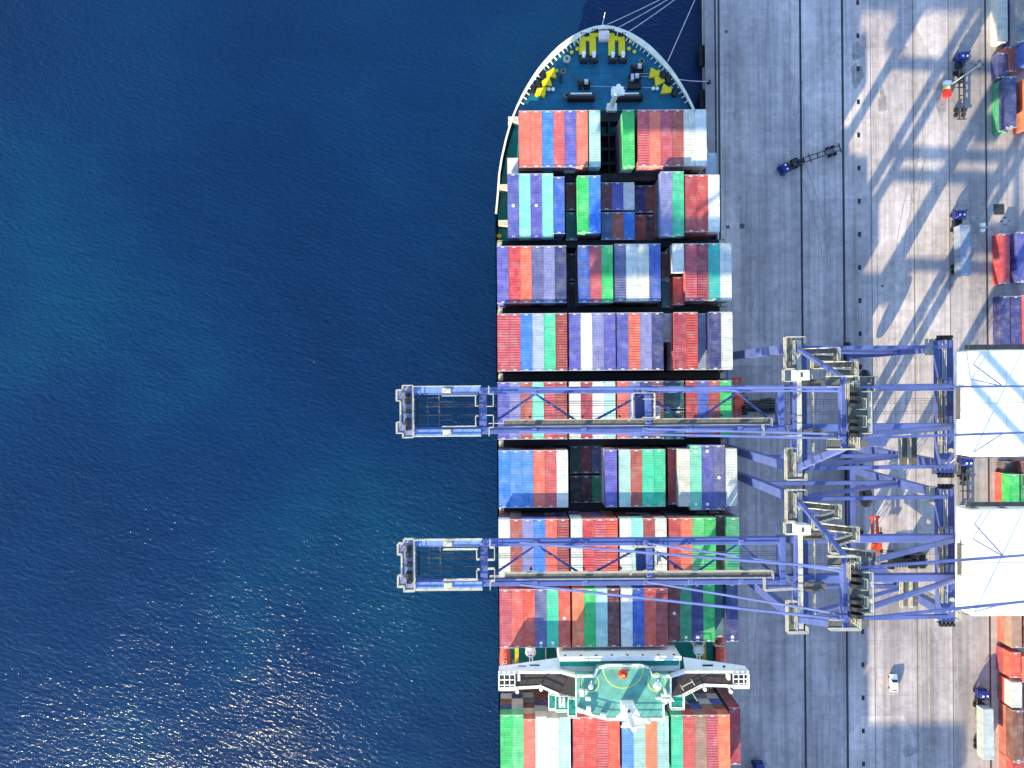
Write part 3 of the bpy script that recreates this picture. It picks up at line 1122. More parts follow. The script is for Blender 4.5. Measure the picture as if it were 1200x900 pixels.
# side platforms aft of the wings
for sd, polys in enumerate(([[(643, 811), (651, 813), (651, 830), (643, 830)], [(651, 813), (665.5, 813), (665.5, 831.5), (651, 831.5)], [(665.5, 815), (675, 817), (675, 838), (665.5, 838)]],
                            [[(785, 813), (800.5, 813), (800.5, 829), (785, 829)]])):
    for k, pl in enumerate(polys):
        pp = [P(px, py, 27.9) for px, py in pl]
        mb = MB()
        mb.prism(pp, 27.5 + k * 0.12, 27.9 + k * 0.12)
        sp = mb.build("side_platform", M_DECKG, ship)
        mb = MB()
        z = 27.9 + k * 0.12
        mb.rail([(x, y, z) for x, y in pp + pp[:1]], t=0.16, step=1.8, kick=0.25)
        if k == 1:
            for q in (0.35, 0.65):
                x = pp[0][0] + (pp[1][0] - pp[0][0]) * q
                mb.bevbox(x - 0.25, x + 0.25, pp[2][1] + 0.9, pp[0][1] - 0.4, z, z + 0.9, 0.05)
        mb.build("platform_rail", M_WHITE, sp)
# monkey island
MI = [(675, 791), (696, 791), (700.5, 781.5), (712, 778.5), (750, 778.5), (760.5, 781.5), (764, 791), (785, 791), (785, 819), (777, 823), (777, 841.5), (712, 841.5), (690, 836), (675, 829.5)]
pm = [P(px, py, MZ) for px, py in MI]
mb = MB()
mb.prism(pm, WZ + 0.05, MZ)
isl = mb.build("bridge_roof", M_ROOFG, ship)
mb = MB()
mb.rail([(x, y, MZ) for x, y in pm + pm[:1]], t=0.16, step=1.7, kick=0.22)
mb.build("roof_rail", M_WHITE, isl)
M_YLINE = paint("yellow_line_paint", (196, 206, 92), 0.6, dirt=0.15)
mb = MB()
x, y = P(730.2, 783, MZ)
mb.ring(x, y, MZ + 0.003, 4.05, 0.22, 0.012, 40, math.radians(-190), math.radians(10))
for (px, py) in ((691.5, 800.5), (769.5, 799.5)):
    x, y = P(px, py, MZ)
    mb.ring(x, y, MZ + 0.003, 1.8, 0.18, 0.012, 30)
mb.build("painted_circle", M_YLINE, isl)
x, y = P(730.3, 790.8, MZ + 0.8)
mb = MB()
mb.disc(x, y, MZ, MZ + 0.45, 0.55, 14)
mb.dome(x, y, MZ + 0.45, 0.98, 18, 6, 0.8)
rd = mb.build("red_dome", M_RED, isl)
mb = MB()
mb.disc(x, y, MZ + 1.2, MZ + 1.34, 0.26, 10)
mb.build("dome_cap", M_YELLOW, rd)
for (px, py, r) in ((692.5, 805, 0.5), (770.5, 803.5, 0.85)):
    x, y = P(px, py, MZ + 1)
    mb = MB()
    mb.disc(x, y, MZ, MZ + 0.9, 0.3, 10)
    mb.dome(x, y, MZ + 0.9, r, 14, 6, 1.0)
    mb.tube((x, y + 0.2, MZ + 0.5), (x + 0.1, y + 1.5, MZ + 1.6), 0.07, 6)
    mb.build("satellite_dome", M_WHITE, isl)
# radar mast
bx_, by_ = P(734.5, 824, MZ)
mb = MB()
mb.bevbox(bx_ - 1.3, bx_ + 1.3, by_ - 1.3, by_ + 0.7, MZ, MZ + 2.4, 0.15)
mb.tube((bx_ - 0.3, by_ - 0.3, MZ + 2.4), (bx_ - 0.3, by_ - 0.3, MZ + 10.5), 0.75, 12, 0.5)
mb.prism([(bx_ - 2.9, by_ - 0.7), (bx_ - 0.9, by_ + 1.0), (bx_ + 1.2, by_ + 0.9), (bx_ + 1.9, by_ - 0.4), (bx_ + 1.2, by_ - 1.5), (bx_ - 2.2, by_ - 1.4)], MZ + 4.2, MZ + 4.5)
mb.beam((bx_ + 0.5, by_ - 0.7, MZ + 4.4), (bx_ + 3.4, by_ - 1.5, MZ + 4.4), 0.5, 0.4)
mb.dome(bx_ + 3.5, by_ - 1.5, MZ + 4.4, 0.6, 12, 5, 1.0)
mst = mb.build("radar_mast", M_WHITE, isl)
mb = MB()
mb.beam((bx_ - 2.6, by_ - 0.3, MZ + 9.2), (bx_ + 2.0, by_ - 0.3, MZ + 9.2), 0.35, 0.3)
mb.beam((bx_ - 1.9, by_ - 0.9, MZ + 7.0), (bx_ + 1.6, by_ - 0.5, MZ + 7.0), 0.5, 0.3)
for q in (-1.8, -0.7, 0.5, 1.4):
    mb.tube((bx_ + q, by_ - 0.3, MZ + 9.2), (bx_ + q, by_ - 0.4, MZ + 11.6), 0.09, 6, 0.04)
mb.build("radar_scanner", M_WHITE, mst)
mb = MB()
mb.disc(bx_ - 0.35, by_ + 0.6, MZ + 4.5, MZ + 5.0, 0.22, 10)
mb.build("navigation_light", M_DARK, mst)
# small roof fittings
for (px, py, a, c_, h) in ((682, 813, 0.35, 1.3, 1.0), (687, 812, 0.22, 0.6, 1.2), (689.5, 820, 0.5, 0.5, 0.9), (690, 833, 0.45, 1.2, 1.0), (781, 816, 0.9, 0.35, 1.2), (783, 821.5, 1.2, 0.3, 1.0), (780, 812, 0.2, 0.9, 1.3), (707, 838.5, 0.5, 0.5, 0.8), (772, 819, 0.5, 0.25, 0.7)):
    x, y = P(px, py, MZ + h)
    mb = MB()
    mb.bevbox(x - a, x + a, y - c_ / 2, y + c_ / 2, MZ, MZ + h, 0.05)
    mb.build("ventilator", M_WHITE, isl)
mb = MB()
x, y = P(686, 829, MZ)
x2, y2 = P(694, 835, MZ)
for k in range(3):
    mb.beam((x - 1.8 + k * 0.1, y + 0.2 - k * 0.45, MZ + 0.4), (x2, y2 - k * 0.05, MZ + 0.4), 0.12, 0.7)
mb.build("roof_ladder", M_WHITE, isl)
# aerial on the starboard wing
x, y = W(809, 808)
x2, y2 = W(815.5, 819)
mb = MB()
mb.beam((x, y, WZ + 1.1), (x2, y2, WZ + 1.0), 0.12, 0.12)
a, c = W(799, 806, WZ + 1.5), W(812, 799.5, WZ + 1.5)
mb.beam((a[0], a[1], WZ + 1.2), (c[0], c[1], WZ + 1.2), 0.16, 0.16)
d = W(814.5, 804, WZ + 1.5)
mb.beam((c[0], c[1], WZ + 1.2), (d[0], d[1], WZ + 1.2), 0.16, 0.16)
a2 = W(801.5, 810, WZ + 1.5)
mb.beam((a[0], a[1], WZ + 1.2), (a2[0], a2[1], WZ + 1.2), 0.16, 0.16)
for p_ in (a, c, d, a2):
    mb.beam((p_[0], p_[1], WZ - 0.2), (p_[0], p_[1], WZ + 1.2), 0.1, 0.1)
mb.build("boarding_gangway", M_CREAM, ship)
# lifeboats and davits on the open deck beside the block
M_BOAT = paint("faded_red_lifeboat_paint", (226, 96, 84), 0.5, dirt=0.35, scale=1.2)
for sd in (-1, 1):
    xc = CX + sd * 24.0
    ya, yb = -65.8, -56.9
    zb = 16.5
    mb = MB()
    v, f = [], []
    ns, nr = 9, 10
    for i in range(ns):
        t = i / (ns - 1)
        y = ya + (yb - ya) * t
        k = max(0.12, math.sin(math.pi * (0.06 + 0.88 * t)) ** 0.45)
        for j in range(nr):
            an = 2 * math.pi * j / nr
            v.append((xc + 1.25 * k * math.cos(an), y, zb + 1.2 + (1.3 if math.sin(an) > 0 else 1.0) * k * math.sin(an)))
    for i in range(ns - 1):
        for j in range(nr):
            j2 = (j + 1) % nr
            f.append((i * nr + j, i * nr + j2, (i + 1) * nr + j2, (i + 1) * nr + j))
    f += [tuple(range(nr)), tuple(range(ns * nr - 1, (ns - 1) * nr - 1, -1))]
    mb.add(v, f)
    lbo = thing("lifeboat", "faded red lifeboat under the bridge wing on the %s side of the ship" % ("seaward" if sd < 0 else "quay"), "lifeboat", (xc, -61.4, zb), "lifeboats beside the bridge")
    mb.build("hull", M_BOAT, lbo)
    mb = MB()
    mb.bevbox(xc - 0.6, xc + 0.6, ya + 1.2, ya + 3.0, zb + 2.2, zb + 2.9, 0.15)
    mb.build("wheelhouse", M_CREAM, lbo)
    for q in (0.8, 4.4, 7.8):
        mb = MB()
        mb.ring(xc, ya + q, zb + 2.1, 0.35, 0.12, 0.45, 10)
        mb.build("lifting_ring", M_CREAM, lbo)
    mb = MB()
    for y in (ya + 0.8, yb - 0.8):
        mb.beam((xc - sd * 1.8, y, DECK_Z), (xc - sd * 1.8, y, zb + 3.6), 0.4, 0.5)
        mb.beam((xc - sd * 1.8, y, zb + 3.6), (xc, y, zb + 3.9), 0.3, 0.35)
        mb.beam((xc - sd * 1.8, y, zb - 0.2), (xc + sd * 0.9, y, zb - 0.2), 0.35, 0.35)
    mb.build("lifeboat_davit", M_CREAM, ship)
    mb = MB()
    xg = CX + sd * 21.4
    mb.box(xg - 0.45, xg + 0.45, ya, yb + 0.2, zb - 3.2, zb - 3.0)
    for y in (ya + 1, yb - 1):
        mb.beam((xg, y, DECK_Z), (xg, y, zb - 3.2), 0.3, 0.3)
    mb.build("boat_walkway", paint("ochre_walkway_paint", (196, 176, 40), 0.6), ship)
    # stores crane with white lattice
    xs, ysv = CX + sd * 18.4, -58.6
    mb = MB()
    mb.tube((xs, ysv, DECK_Z), (xs, ysv, 19.0), 0.55, 10)
    mb.bevbox(xs - 0.9, xs + 0.9, ysv - 0.8, ysv + 0.8, 19.0, 20.4, 0.15)
    for s_ in (-0.35, 0.35):
        mb.beam((xs + s_, ysv, 20.0), (xs + s_ - sd * 0.3, ysv - 4.6, 21.5), 0.16, 0.2)
        mb.beam((xs + s_ * 2.6, ysv + 0.4, 19.6), (xs + s_ * 3.4, ysv + 1.7, 20.6), 0.2, 0.2)
    for q in range(5):
        t = q / 5
        mb.beam((xs - 0.35 - sd * 0.3 * t, ysv - 4.6 * t, 20 + 1.5 * t), (xs + 0.35 - sd * 0.3 * (t + 0.2), ysv - 4.6 * (t + 0.2), 20 + 1.5 * (t + 0.2)), 0.12, 0.12)
    mb.ring(xs, ysv, 20.5, 1.1, 0.16, 0.16, 14)
    mb.build("stores_crane", M_WHITE, ship)
    mb = MB()
    mb.rail([(CX + sd * 14.6, -66, 10.9), (CX + sd * 14.6, -56.4, 10.9)], t=0.14)
    mb.beam((CX + sd * 14.6, -66, DECK_Z + 1.2), (CX + sd * 14.6, -56.4, DECK_Z + 1.2), 0.1, 2.4)
    mb.build("deck_rail", M_WHITE, ship)
# ------------------------------------------------------------------ shipping containers
CW, CH = 2.438, 2.59
M_CAST = paint("pale_corner_casting", (200, 202, 206), 0.6, dirt=0.3, scale=2)
LEN = {20: 6.06, 40: 12.19, 45: 13.72}
_cm = {}


def container_mesh(ln, ribbed):
    key = (ln, ribbed)
    if key in _cm:
        return _cm[key]
    Lg = LEN[ln]
    mb = MB()
    hw, hl = CW / 2, Lg / 2
    # frame: corner posts, sills, top rails, end headers
    for sx in (-1, 1):
        for sy in (-1, 1):
            x0, y0 = sx * hw, sy * hl
            mb.box(min(x0, x0 - sx * 0.14), max(x0, x0 - sx * 0.14), min(y0, y0 - sy * 0.16), max(y0, y0 - sy * 0.16), 0.12, CH - 0.12)
        mb.box(min(sx * hw, sx * (hw - 0.07)), max(sx * hw, sx * (hw - 0.07)), -hl + 0.17, hl - 0.17, CH - 0.075, CH - 0.012)
        mb.box(min(sx * hw, sx * (hw - 0.07)), max(sx * hw, sx * (hw - 0.07)), -hl + 0.17, hl - 0.17, 0.02, 0.17)
    for sy in (-1, 1):
        y0 = sy * hl
        mb.box(-hw + 0.18, hw - 0.18, min(y0, y0 - sy * 0.42), max(y0, y0 - sy * 0.42), CH - 0.09, CH - 0.014)
        mb.box(-hw + 0.18, hw - 0.18, min(y0, y0 - sy * 0.1), max(y0, y0 - sy * 0.1), 0.02, 0.17)
    # corrugated roof
    pitch, dep = (0.52, 0.042) if ribbed else (0.34, 0.022)
    ya, yb = -hl + 0.42, hl - 0.42
    n = int((yb - ya) / pitch)
    p = (yb - ya) / n
    ys = []
    for i in range(n):
        for f, d in ((0.0, 0), (0.42, 0), (0.5, 1), (0.92, 1)):
            ys.append((ya + (i + f) * p, CH - 0.03 - d * dep))
    ys.append((yb, CH - 0.03))
    v, f = [], []
    for y, z in ys:
        v += [(-hw + 0.06, y, z), (hw - 0.06, y, z)]
    for i in range(len(ys) - 1):
        f.append((i * 2, i * 2 + 1, i * 2 + 3, i * 2 + 2))
    mb.add(v, f)
    # corrugated long sides
    sp = 0.42
    n = int((Lg - 0.34) / sp)
    p = (Lg - 0.34) / n
    for sx in (-1, 1):
        v, f = [], []
        prof = []
        for i in range(n):
            for q, d in ((0.0, 0), (0.3, 0), (0.5, 1), (0.8, 1)):
                prof.append((-hl + 0.17 + (i + q) * p, sx * (hw - 0.015 - d * 0.045)))
        prof.append((hl - 0.17, sx * (hw - 0.015)))
        for y, x in prof:
            v += [(x, y, 0.17), (x, y, CH - 0.075)]
        for i in range(len(prof) - 1):
            q = (i * 2, i * 2 + 2, i * 2 + 3, i * 2 + 1)
            f.append(q if sx > 0 else q[::-1])
        mb.add(v, f)
    # closed end (north) and door end (south) with leaves and bars
    for sy in (-1, 1):
        yv = sy * (hl - 0.05)
        v = [(-hw + 0.13, yv, 0.16), (hw - 0.13, yv, 0.16), (hw - 0.13, yv, CH - 0.08), (-hw + 0.13, yv, CH - 0.08)]
        mb.add(v, [(0, 1, 2, 3) if sy < 0 else (3, 2, 1, 0)])
    mb.box(-0.03, 0.03, -hl - 0.0, -hl + 0.05, 0.18, CH - 0.1)
    mb.slot = 1
    for x in (-0.75, -0.35, 0.35, 0.75):
        mb.box(x - 0.02, x + 0.02, -hl - 0.0, -hl + 0.045, 0.15, CH - 0.1)
    for sx in (-1, 1):
        for sy in (-1, 1):
            for z0, z1 in ((0.0, 0.118), (CH - 0.118, CH)):
                x0, y0 = sx * hw, sy * hl
                mb.box(min(x0, x0 - sx * 0.17), max(x0, x0 - sx * 0.17), min(y0, y0 - sy * 0.18), max(y0, y0 - sy * 0.18), z0, z1)
    for sy in (-1, 1):            # worn warning plates beside the roof headers
        mb.box(-0.34, 0.34, sy * (hl - 0.26) - 0.13, sy * (hl - 0.26) + 0.13, CH - 0.013, CH - 0.006)
    mb.box(-hw + 0.2, hw - 0.2, -hl + 0.0, -hl + 0.07, CH - 0.014, CH - 0.009)
    mb.box(-hw + 0.2, hw - 0.2, hl - 0.07, hl - 0.0, CH - 0.014, CH - 0.009)
    me = bpy.data.meshes.new(f"container_{ln}_foot")
    me.from_pydata(mb.v, [], mb.f)
    me.materials.append(CM('white'))
    me.materials.append(M_CAST)
    me.polygons.foreach_set("material_index", mb.m)
    me.update()
    _cm[key] = me
    return me


mbm = MB()
mbm.disc(0, 0, 0, 0.03, 0.34, 12)
_mark = bpy.data.meshes.new("roof_mark")
_mark.from_pydata(mbm.v, [], mbm.f)
_mark.materials.append(M_WHITE)


def container(x, y, z, ln, colour, ribbed=False, marks=(), rotz=0.0):
    """x, y: centre of the footprint"""
    o = bpy.data.objects.new("shipping_container", container_mesh(ln, ribbed))
    COL.objects.link(o)
    o.location = (x, y, z)
    o.rotation_euler = (0, 0, rotz)
    o.material_slots[0].link = 'OBJECT'
    o.material_slots[0].material = CM(colour)
    o["category"] = "container"
    for mk in marks:
        c = bpy.data.objects.new("roof_mark", _mark)
        COL.objects.link(c)
        c.parent = o
        c.location = (0, mk * LEN[ln] / 2, CH - 0.028)
    return o


REC = []          # one record for each container in view on the ship
UNDER = MB()      # all the hidden boxes lower in the stacks
UNDER_COLS = ['brick red', 'maroon', 'royal blue', 'light grey', 'dark green', 'brown', 'navy blue', 'red', 'cream', 'dark teal']


# the bays are not all level: some stacks hold taller boxes
OFF = {1: 0.8, 3: -0.5, 4: 0.6, 7: -0.75, 8: -0.1, 9: -0.75}


def fill_under(x, y, ln, n0, n1, r0=ROW0):
    for t in range(n0, n1):
        UNDER.slot = random.randrange(len(UNDER_COLS))
        z = r0 + t * CH
        for k in range(1):
            UNDER.box(x - CW / 2 + 0.02, x + CW / 2 - 0.02, y - LEN[ln] / 2 + 0.03, y + LEN[ln] / 2 - 0.03, z + 0.02, z + CH - 0.02)


def stack(bay, left_px, yn, n, colour, ln=40, ribbed=False, marks=(), k=0, show=None, note=None, off=0.0):
    """a stack n tiers high whose top box begins at left_px (k boxes to the right of it)"""
    r0 = ROW0 + OFF.get(bay, 0.0) + off
    zt = r0 + n * CH
    py = 450 - yn * F_PX / (H_CAM - zt)
    x0 = P(left_px, py, zt)[0] + k * (CW + 0.025)
    x, y = x0 + CW / 2, yn - LEN[ln] / 2
    o = container(x, y, zt - CH, ln, colour, ribbed, marks)
    REC.append(dict(o=o, bay=bay, c=colour, x=x, y=y, ln=ln, n=n, low=False, note=note))
    base_ln = 40 if ln == 45 else ln
    yb = yn - LEN[base_ln] / 2 - (0.75 if ln == 45 else 0)
    lo = n - 1
    if show:
        for i, c in enumerate(show):
            t = n - 2 - i
            if t < 0:
                break
            oo = container(x, yb, r0 + t * CH, base_ln, c)
            REC.append(dict(o=oo, bay=bay, c=c, x=x, y=yb, ln=base_ln, n=t + 1, low=True, tier=i + 2, note=None))
            lo = t
    fill_under(x, yb, base_ln, 0, lo, r0)


def group(bay, left_px, yn, n, items, ln=40):
    for k, it in enumerate(items):
        if isinstance(it, str):
            it = (it, {})
        c, kw = it
        kw = dict(kw)
        kw.setdefault('ln', ln)
        dn = kw.pop('dn', 0)
        dy = kw.pop('dy', 0)
        stack(bay, left_px, yn + dy, n + dn, c, k=k, **kw)


R = dict(ribbed=True)
DOT1, DOT2, DOTM = dict(marks=(0.0,)), dict(marks=(0.82, -0.82)), dict(marks=(-0.84,))
y1, y2, y3, y4, y5, y6, y7, y8, y9 = BAY_N

# foremost bay
group(1, 608, y1, 5, ['salmon red', 'salmon red', 'azure blue', 'rose red', 'indigo', 'salmon red'])
group(1, 690, y1, 5, ['pale aqua'])
group(1, 730, y1, 5, [('bright green', dict(dn=0))])
group(1, 747.2, y1, 5, [('rose red', R), 'salmon red', 'rose red', 'brick red', 'cream', ('white', dict(note='rusty'))])
stack(1, 594.3, 49.4, 4, 'white', 20, note='beside')
stack(1, 827.0, 51.0, 3, 'pale blue', 20)
# second bay
group(2, 594.5, y2 + 0.75, 5, [('indigo', dict(off=1.3, **DOT1)), ('mint green', dict(off=1.3)), ('indigo', dict(off=1.3, **DOT1)), ('mint green', dict(off=1.3))], 45)
group(2, 648, y2, 5, [('cobalt blue', dict(off=1.3))])
group(2, 676.6, y2, 6, [('bright green', dict(off=-0.6)), ('azure blue', dict(off=-0.6))])
group(2, 774.3, y2 + 0.75, 6, [('lavender', dict(off=-0.6)), ('seafoam green', dict(off=-0.6))], 45)
group(2, 802.6, y2, 6, [('crimson', dict(off=-0.6)), ('red', dict(off=-0.6)), ('white', dict(off=-0.6))])
for px, a, c in ((662.8, 'maroon', 'dark teal'), (704.3, 'maroon', 'steel blue'), (717.3, 'indigo', 'brick red'), (730.4, 'white', 'azure blue')):
    stack(2, px, y2 - 0.2, 4, a, 20)
    stack(2, px + 0.4, y2 - 6.75, 4, c, 20)
for px, a, c in ((743.7, 'navy blue', 'brick red'), (755.8, 'brown', 'dark maroon')):
    stack(2, px, y2 - 0.2, 3, a, 20)
    stack(2, px + 0.4, y2 - 6.75, 3, c, 20)
# third bay
group(3, 582.2, y3, 6, ['indigo', 'bright red', 'orange', 'slate blue', 'lavender', 'navy blue'])
stack(3, 664.0, y3 - 0.3, 3, 'charcoal', 20)
stack(3, 664.4, y3 - 6.75, 3, 'dark maroon', 20)
group(3, 677.6, y3, 6, ['royal blue', 'rose red', 'bright green'])
group(3, 719.9, y3 + 0.25, 6, [('slate blue', R), 'white', 'cream', 'royal blue'])
stack(3, 775.0, y3 - 0.6, 4, 'brown', 20)
stack(3, 775.4, y3 - 6.75, 4, 'dark teal', 20)
stack(3, 788.2, y3 + 0.25, 6, 'white', 20)
stack(3, 788.6, y3 - 6.5, 5, 'orange red', 20)
group(3, 803, y3 + 0.25, 6, [('rose red', R), ('crimson', R), 'teal', 'white'])
# fourth bay
group(4, 582.6, y4, 6, [('rose red', R), ('rose red', R), 'azure blue', 'pale blue', 'seafoam green', ('brick red', R)])
group(4, 666.6, y4, 6, ['indigo', 'cream', 'lavender', 'indigo'])
group(4, 722.6, y4, 6, ['indigo', ('salmon red', R), 'lavender', 'navy blue'])
stack(4, 775.4, y4, 5, 'light grey', 20)
group(4, 790.2, y4, 6, ['crimson', ('red', R), ('blue grey', dict(dn=-1)), 'navy blue', 'white'])
# fifth bay, under the crane boom
group(5, 582.8, y5, 6, ['indigo', 'lavender', 'brick red', 'mint green', ('rose red', R), ('brick red', R)])
group(5, 666.8, y5, 6, ['cream', 'crimson', 'white', 'pale aqua'])
group(5, 723, y5, 6, ['salmon red', 'lavender', 'navy blue', ('maroon', R)])
for px, a, c in ((775.6, 'dark green', 'emerald green'), (788.2, 'dark teal', 'dark green')):
    stack(5, px, y5, 5, a, 20)
    stack(5, px + 0.2, y5 - 6.5, 5, c, 20)
group(5, 803.6, y5, 5, ['red', 'royal blue', 'brick red', 'bright green'])
# sixth bay
group(6, 584, y6, 6, ['azure blue', 'cornflower blue', 'cornflower blue', 'salmon red', 'rose red', 'white'])
for px, a, c in ((668, 'dark green', 'charcoal'), (680.4, 'maroon', 'dark maroon'), (692.8, 'slate blue', 'emerald green')):
    stack(6, px, y6 + 0.1, 3, a, 20)
    stack(6, px + 0.3, y6 - 6.5, 3, c, 20)
group(6, 709.2, y6, 6, ['indigo'])
group(6, 725.2, y6, 6, ['pale aqua', 'brick red', 'seafoam green', ('seafoam green', {})])
group(6, 782.6, y6, 5, ['crimson'])
group(6, 794.9, y6, 6, ['cream'])
group(6, 808.4, y6 + 0.75, 6, [('mint green', DOT2), ('indigo', DOT2), ('slate blue', DOT1)], 45)
group(6, 850.2, y6, 6, ['white'])
# seventh bay, under the second boom
group(7, 584.0, y7, 7, ['cream', 'brick red', 'lavender', 'azure blue', 'salmon red', ('brick red', R)])
group(7, 668.8, y7, 7, ['white', 'bright red', ('rose red', R), ('bright red', R)])
group(7, 726.2, y7, 7, ['white', 'mint green', 'brick red', 'cream'])
group(7, 783.8, y7, 7, ['red', 'orange', 'light green', 'bright green', ('maroon', dict(dn=-1)), 'emerald green'])
# eighth bay, ahead of the bridge
group(8, 585.2, y8, 7, ['rose red', 'salmon red', 'orange red', ('slate blue', DOTM), ('seafoam green', DOTM), ('bright red', DOT1)])
group(8, 670.3, y8, 7, ['orange', 'bright green', 'pale aqua', ('maroon', R)])
group(8, 727.4, y8, 7, ['white', 'cobalt blue', 'bright red', ('brick red', R)])
group(8, 783.2, y8, 6, [('maroon', DOT1), ('emerald green', DOTM), ('navy blue', DOTM), 'bright green', ('slate green', dict(dn=-1)), ('navy blue', DOTM)])
# ninth bay, behind the bridge: the ends of the lower boxes show too
group(9, 586, y9, 7, [
    ('bright green', dict(show=['navy blue', 'brown', 'cream', 'navy blue', 'charcoal'])),
    ('light green', dict(show=['light grey', 'cream', 'navy blue', 'brown', 'silver grey'])),
    ('salmon red', dict(dn=0, dy=-0.9, show=['cream', 'brown', 'silver grey', 'light grey', 'brown'])),
    ('cream', dict(dy=-0.4, show=['light grey', 'navy blue', 'brown', 'maroon', 'brown'])),
    ('white', dict(dy=-0.7, show=['cream', 'royal blue', 'maroon', 'brown', 'maroon'])),
    ('pale aqua', dict(dy=-0.6, show=['emerald green', 'brown']))])
group(9, 671.2, y9, 7, [('salmon red', dict(dy=-0.6)), ('bright red', dict(dy=-0.6)), ('rose red', dict(ribbed=True, dy=-0.6)), ('orange red', dict(dy=-0.6))])
group(9, 728.6, y9, 7, [('cornflower blue', dict(dy=-0.5)), ('pale aqua', dict(dy=-0.5)), ('orange', dict(dy=-0.5)), ('pale aqua', dict(dy=-0.5))])
group(9, 786.6, y9, 7, [
    ('seafoam green', dict(dy=-0.3, show=['silver grey', 'charcoal', 'maroon'])),
    ('salmon red', dict(dy=-0.3, show=['brown', 'light grey', 'dark green', 'maroon', 'charcoal'])),
    ('tan brown', dict(dy=-0.3, show=['royal blue', 'navy blue', 'emerald green', 'light grey', 'maroon'])),
    ('rose red', dict(ribbed=True, dy=-0.3, show=['tan brown', 'cream', 'silver grey', 'maroon', 'dark maroon'])),
    ('orange', dict(dy=-0.3, show=['brown', 'royal blue', 'cream', 'maroon', 'light grey'])),
    ('crimson', dict(dn=-1, show=['maroon', 'brown', 'maroon', 'charcoal']))])
# the rest of the cargo aft, out of the picture
for yb in EXTRA:
    for k in range(20):
        fill_under(CX - 25 + (k + 0.5) * 2.5, yb - 6.1, 40, 0, 6)

mats_u = [CM(c) for c in UNDER_COLS]
tag(UNDER.build("stacked_container_mass", mats_u), "lower tiers of containers hidden beneath the top boxes on the ship", "containers", kind="stuff")

BAYS = {1: "in the foremost bay behind the bow deck", 2: "in the second bay behind the bow deck", 3: "in the third bay behind the bow deck",
        4: "in the bay ahead of the upper boom", 5: "in the bay beneath the upper boom", 6: "in the bay between both booms",
        7: "in the bay beneath the lower boom", 8: "in the bay ahead of the bridge", 9: "in the bay behind the bridge"}
ORD = ["first", "second", "third", "fourth", "fifth", "sixth", "seventh", "eighth", "ninth", "tenth",
       "eleventh", "twelfth", "thirteenth", "fourteenth", "fifteenth", "sixteenth", "seventeenth", "eighteenth", "nineteenth", "twentieth"]


def one(c):
    return c.split()[-1] if c.split()[-1] in ("red", "green", "blue", "grey", "aqua", "brown") else c


for bay in BAYS:
    rs = [r for r in REC if r['bay'] == bay]
    tops = sorted([r for r in rs if not r['low'] and r['ln'] != 20], key=lambda r: r['x'])
    shorts = sorted([r for r in rs if not r['low'] and r['ln'] == 20], key=lambda r: (r['x'], -r['y']))
    wh = BAYS[bay]

    def nb(i):
        a = tops[i - 1]['c'] if i > 0 and tops[i]['x'] - tops[i - 1]['x'] < 3.2 else None
        b = tops[i + 1]['c'] if i + 1 < len(tops) and tops[i + 1]['x'] - tops[i]['x'] < 3.2 else None
        return a, b

    keys = [(r['c'],) + nb(i) for i, r in enumerate(tops)]
    for i, r in enumerate(tops):
        c = r['c']
        same = [q for q in tops if q['c'] == c]
        dots = "white-dotted " if len(r['o'].children) else ""
        allc = [q for q in rs if q['c'] == c and not q['low']]
        if len(allc) == 1:
            lab = f"the only {c} {dots}container among the top boxes {wh}"
            if len(lab.split()) > 16:
                lab = f"the only {c} {dots}container {wh}"
        else:
            a, b = keys[i][1:]
            if keys.count(keys[i]) == 1 and a and b and a != c and b != c and one(a) != one(b):
                lab = f"{c} container between {one(a)} and {one(b)} ones {wh}"
            else:
                lab = f"{c} {dots}container, {ORD[same.index(r)]} of that colour from the sea, {wh}"
                if len(lab.split()) > 16:
                    lab = f"{c} container, {ORD[same.index(r)]} such from the sea, {wh}"
        r['lab'] = lab
    for r in shorts:
        same = [q for q in shorts if q['c'] == r['c']]
        if len(same) == 1:
            lab = f"short {r['c']} container, only one of its colour, {wh}"
        else:
            lab = f"short {r['c']} container, {ORD[same.index(r)]} from the sea, {wh}"
        r['lab'] = lab
    st = sorted({round(r['x'], 1) for r in rs if r['low']})
    for r in rs:
        if r['low']:
            px = sorted({round(q['x'], 1) for q in tops})
            i = px.index(round(r['x'], 1))
            if i < 10:
                pos = "outermost seaward stack" if i == 0 else f"{ORD[i]} stack from the sea"
            else:
                j = len(px) - 1 - i
                pos = "outermost quayside stack" if j == 0 else f"{ORD[j]} stack from the quay"
            r['lab'] = f"{r['c']} container end, tier {ORD[r['tier'] - 1]} from top, {pos}, {'behind the bridge'}"
for r in REC:
    lab = r['lab']
    if len(lab.split()) > 16:
        lab = " ".join(lab.replace("container", "box").split()[:16])
    tag(r['o'], lab, "container", "containers stacked on the ship")
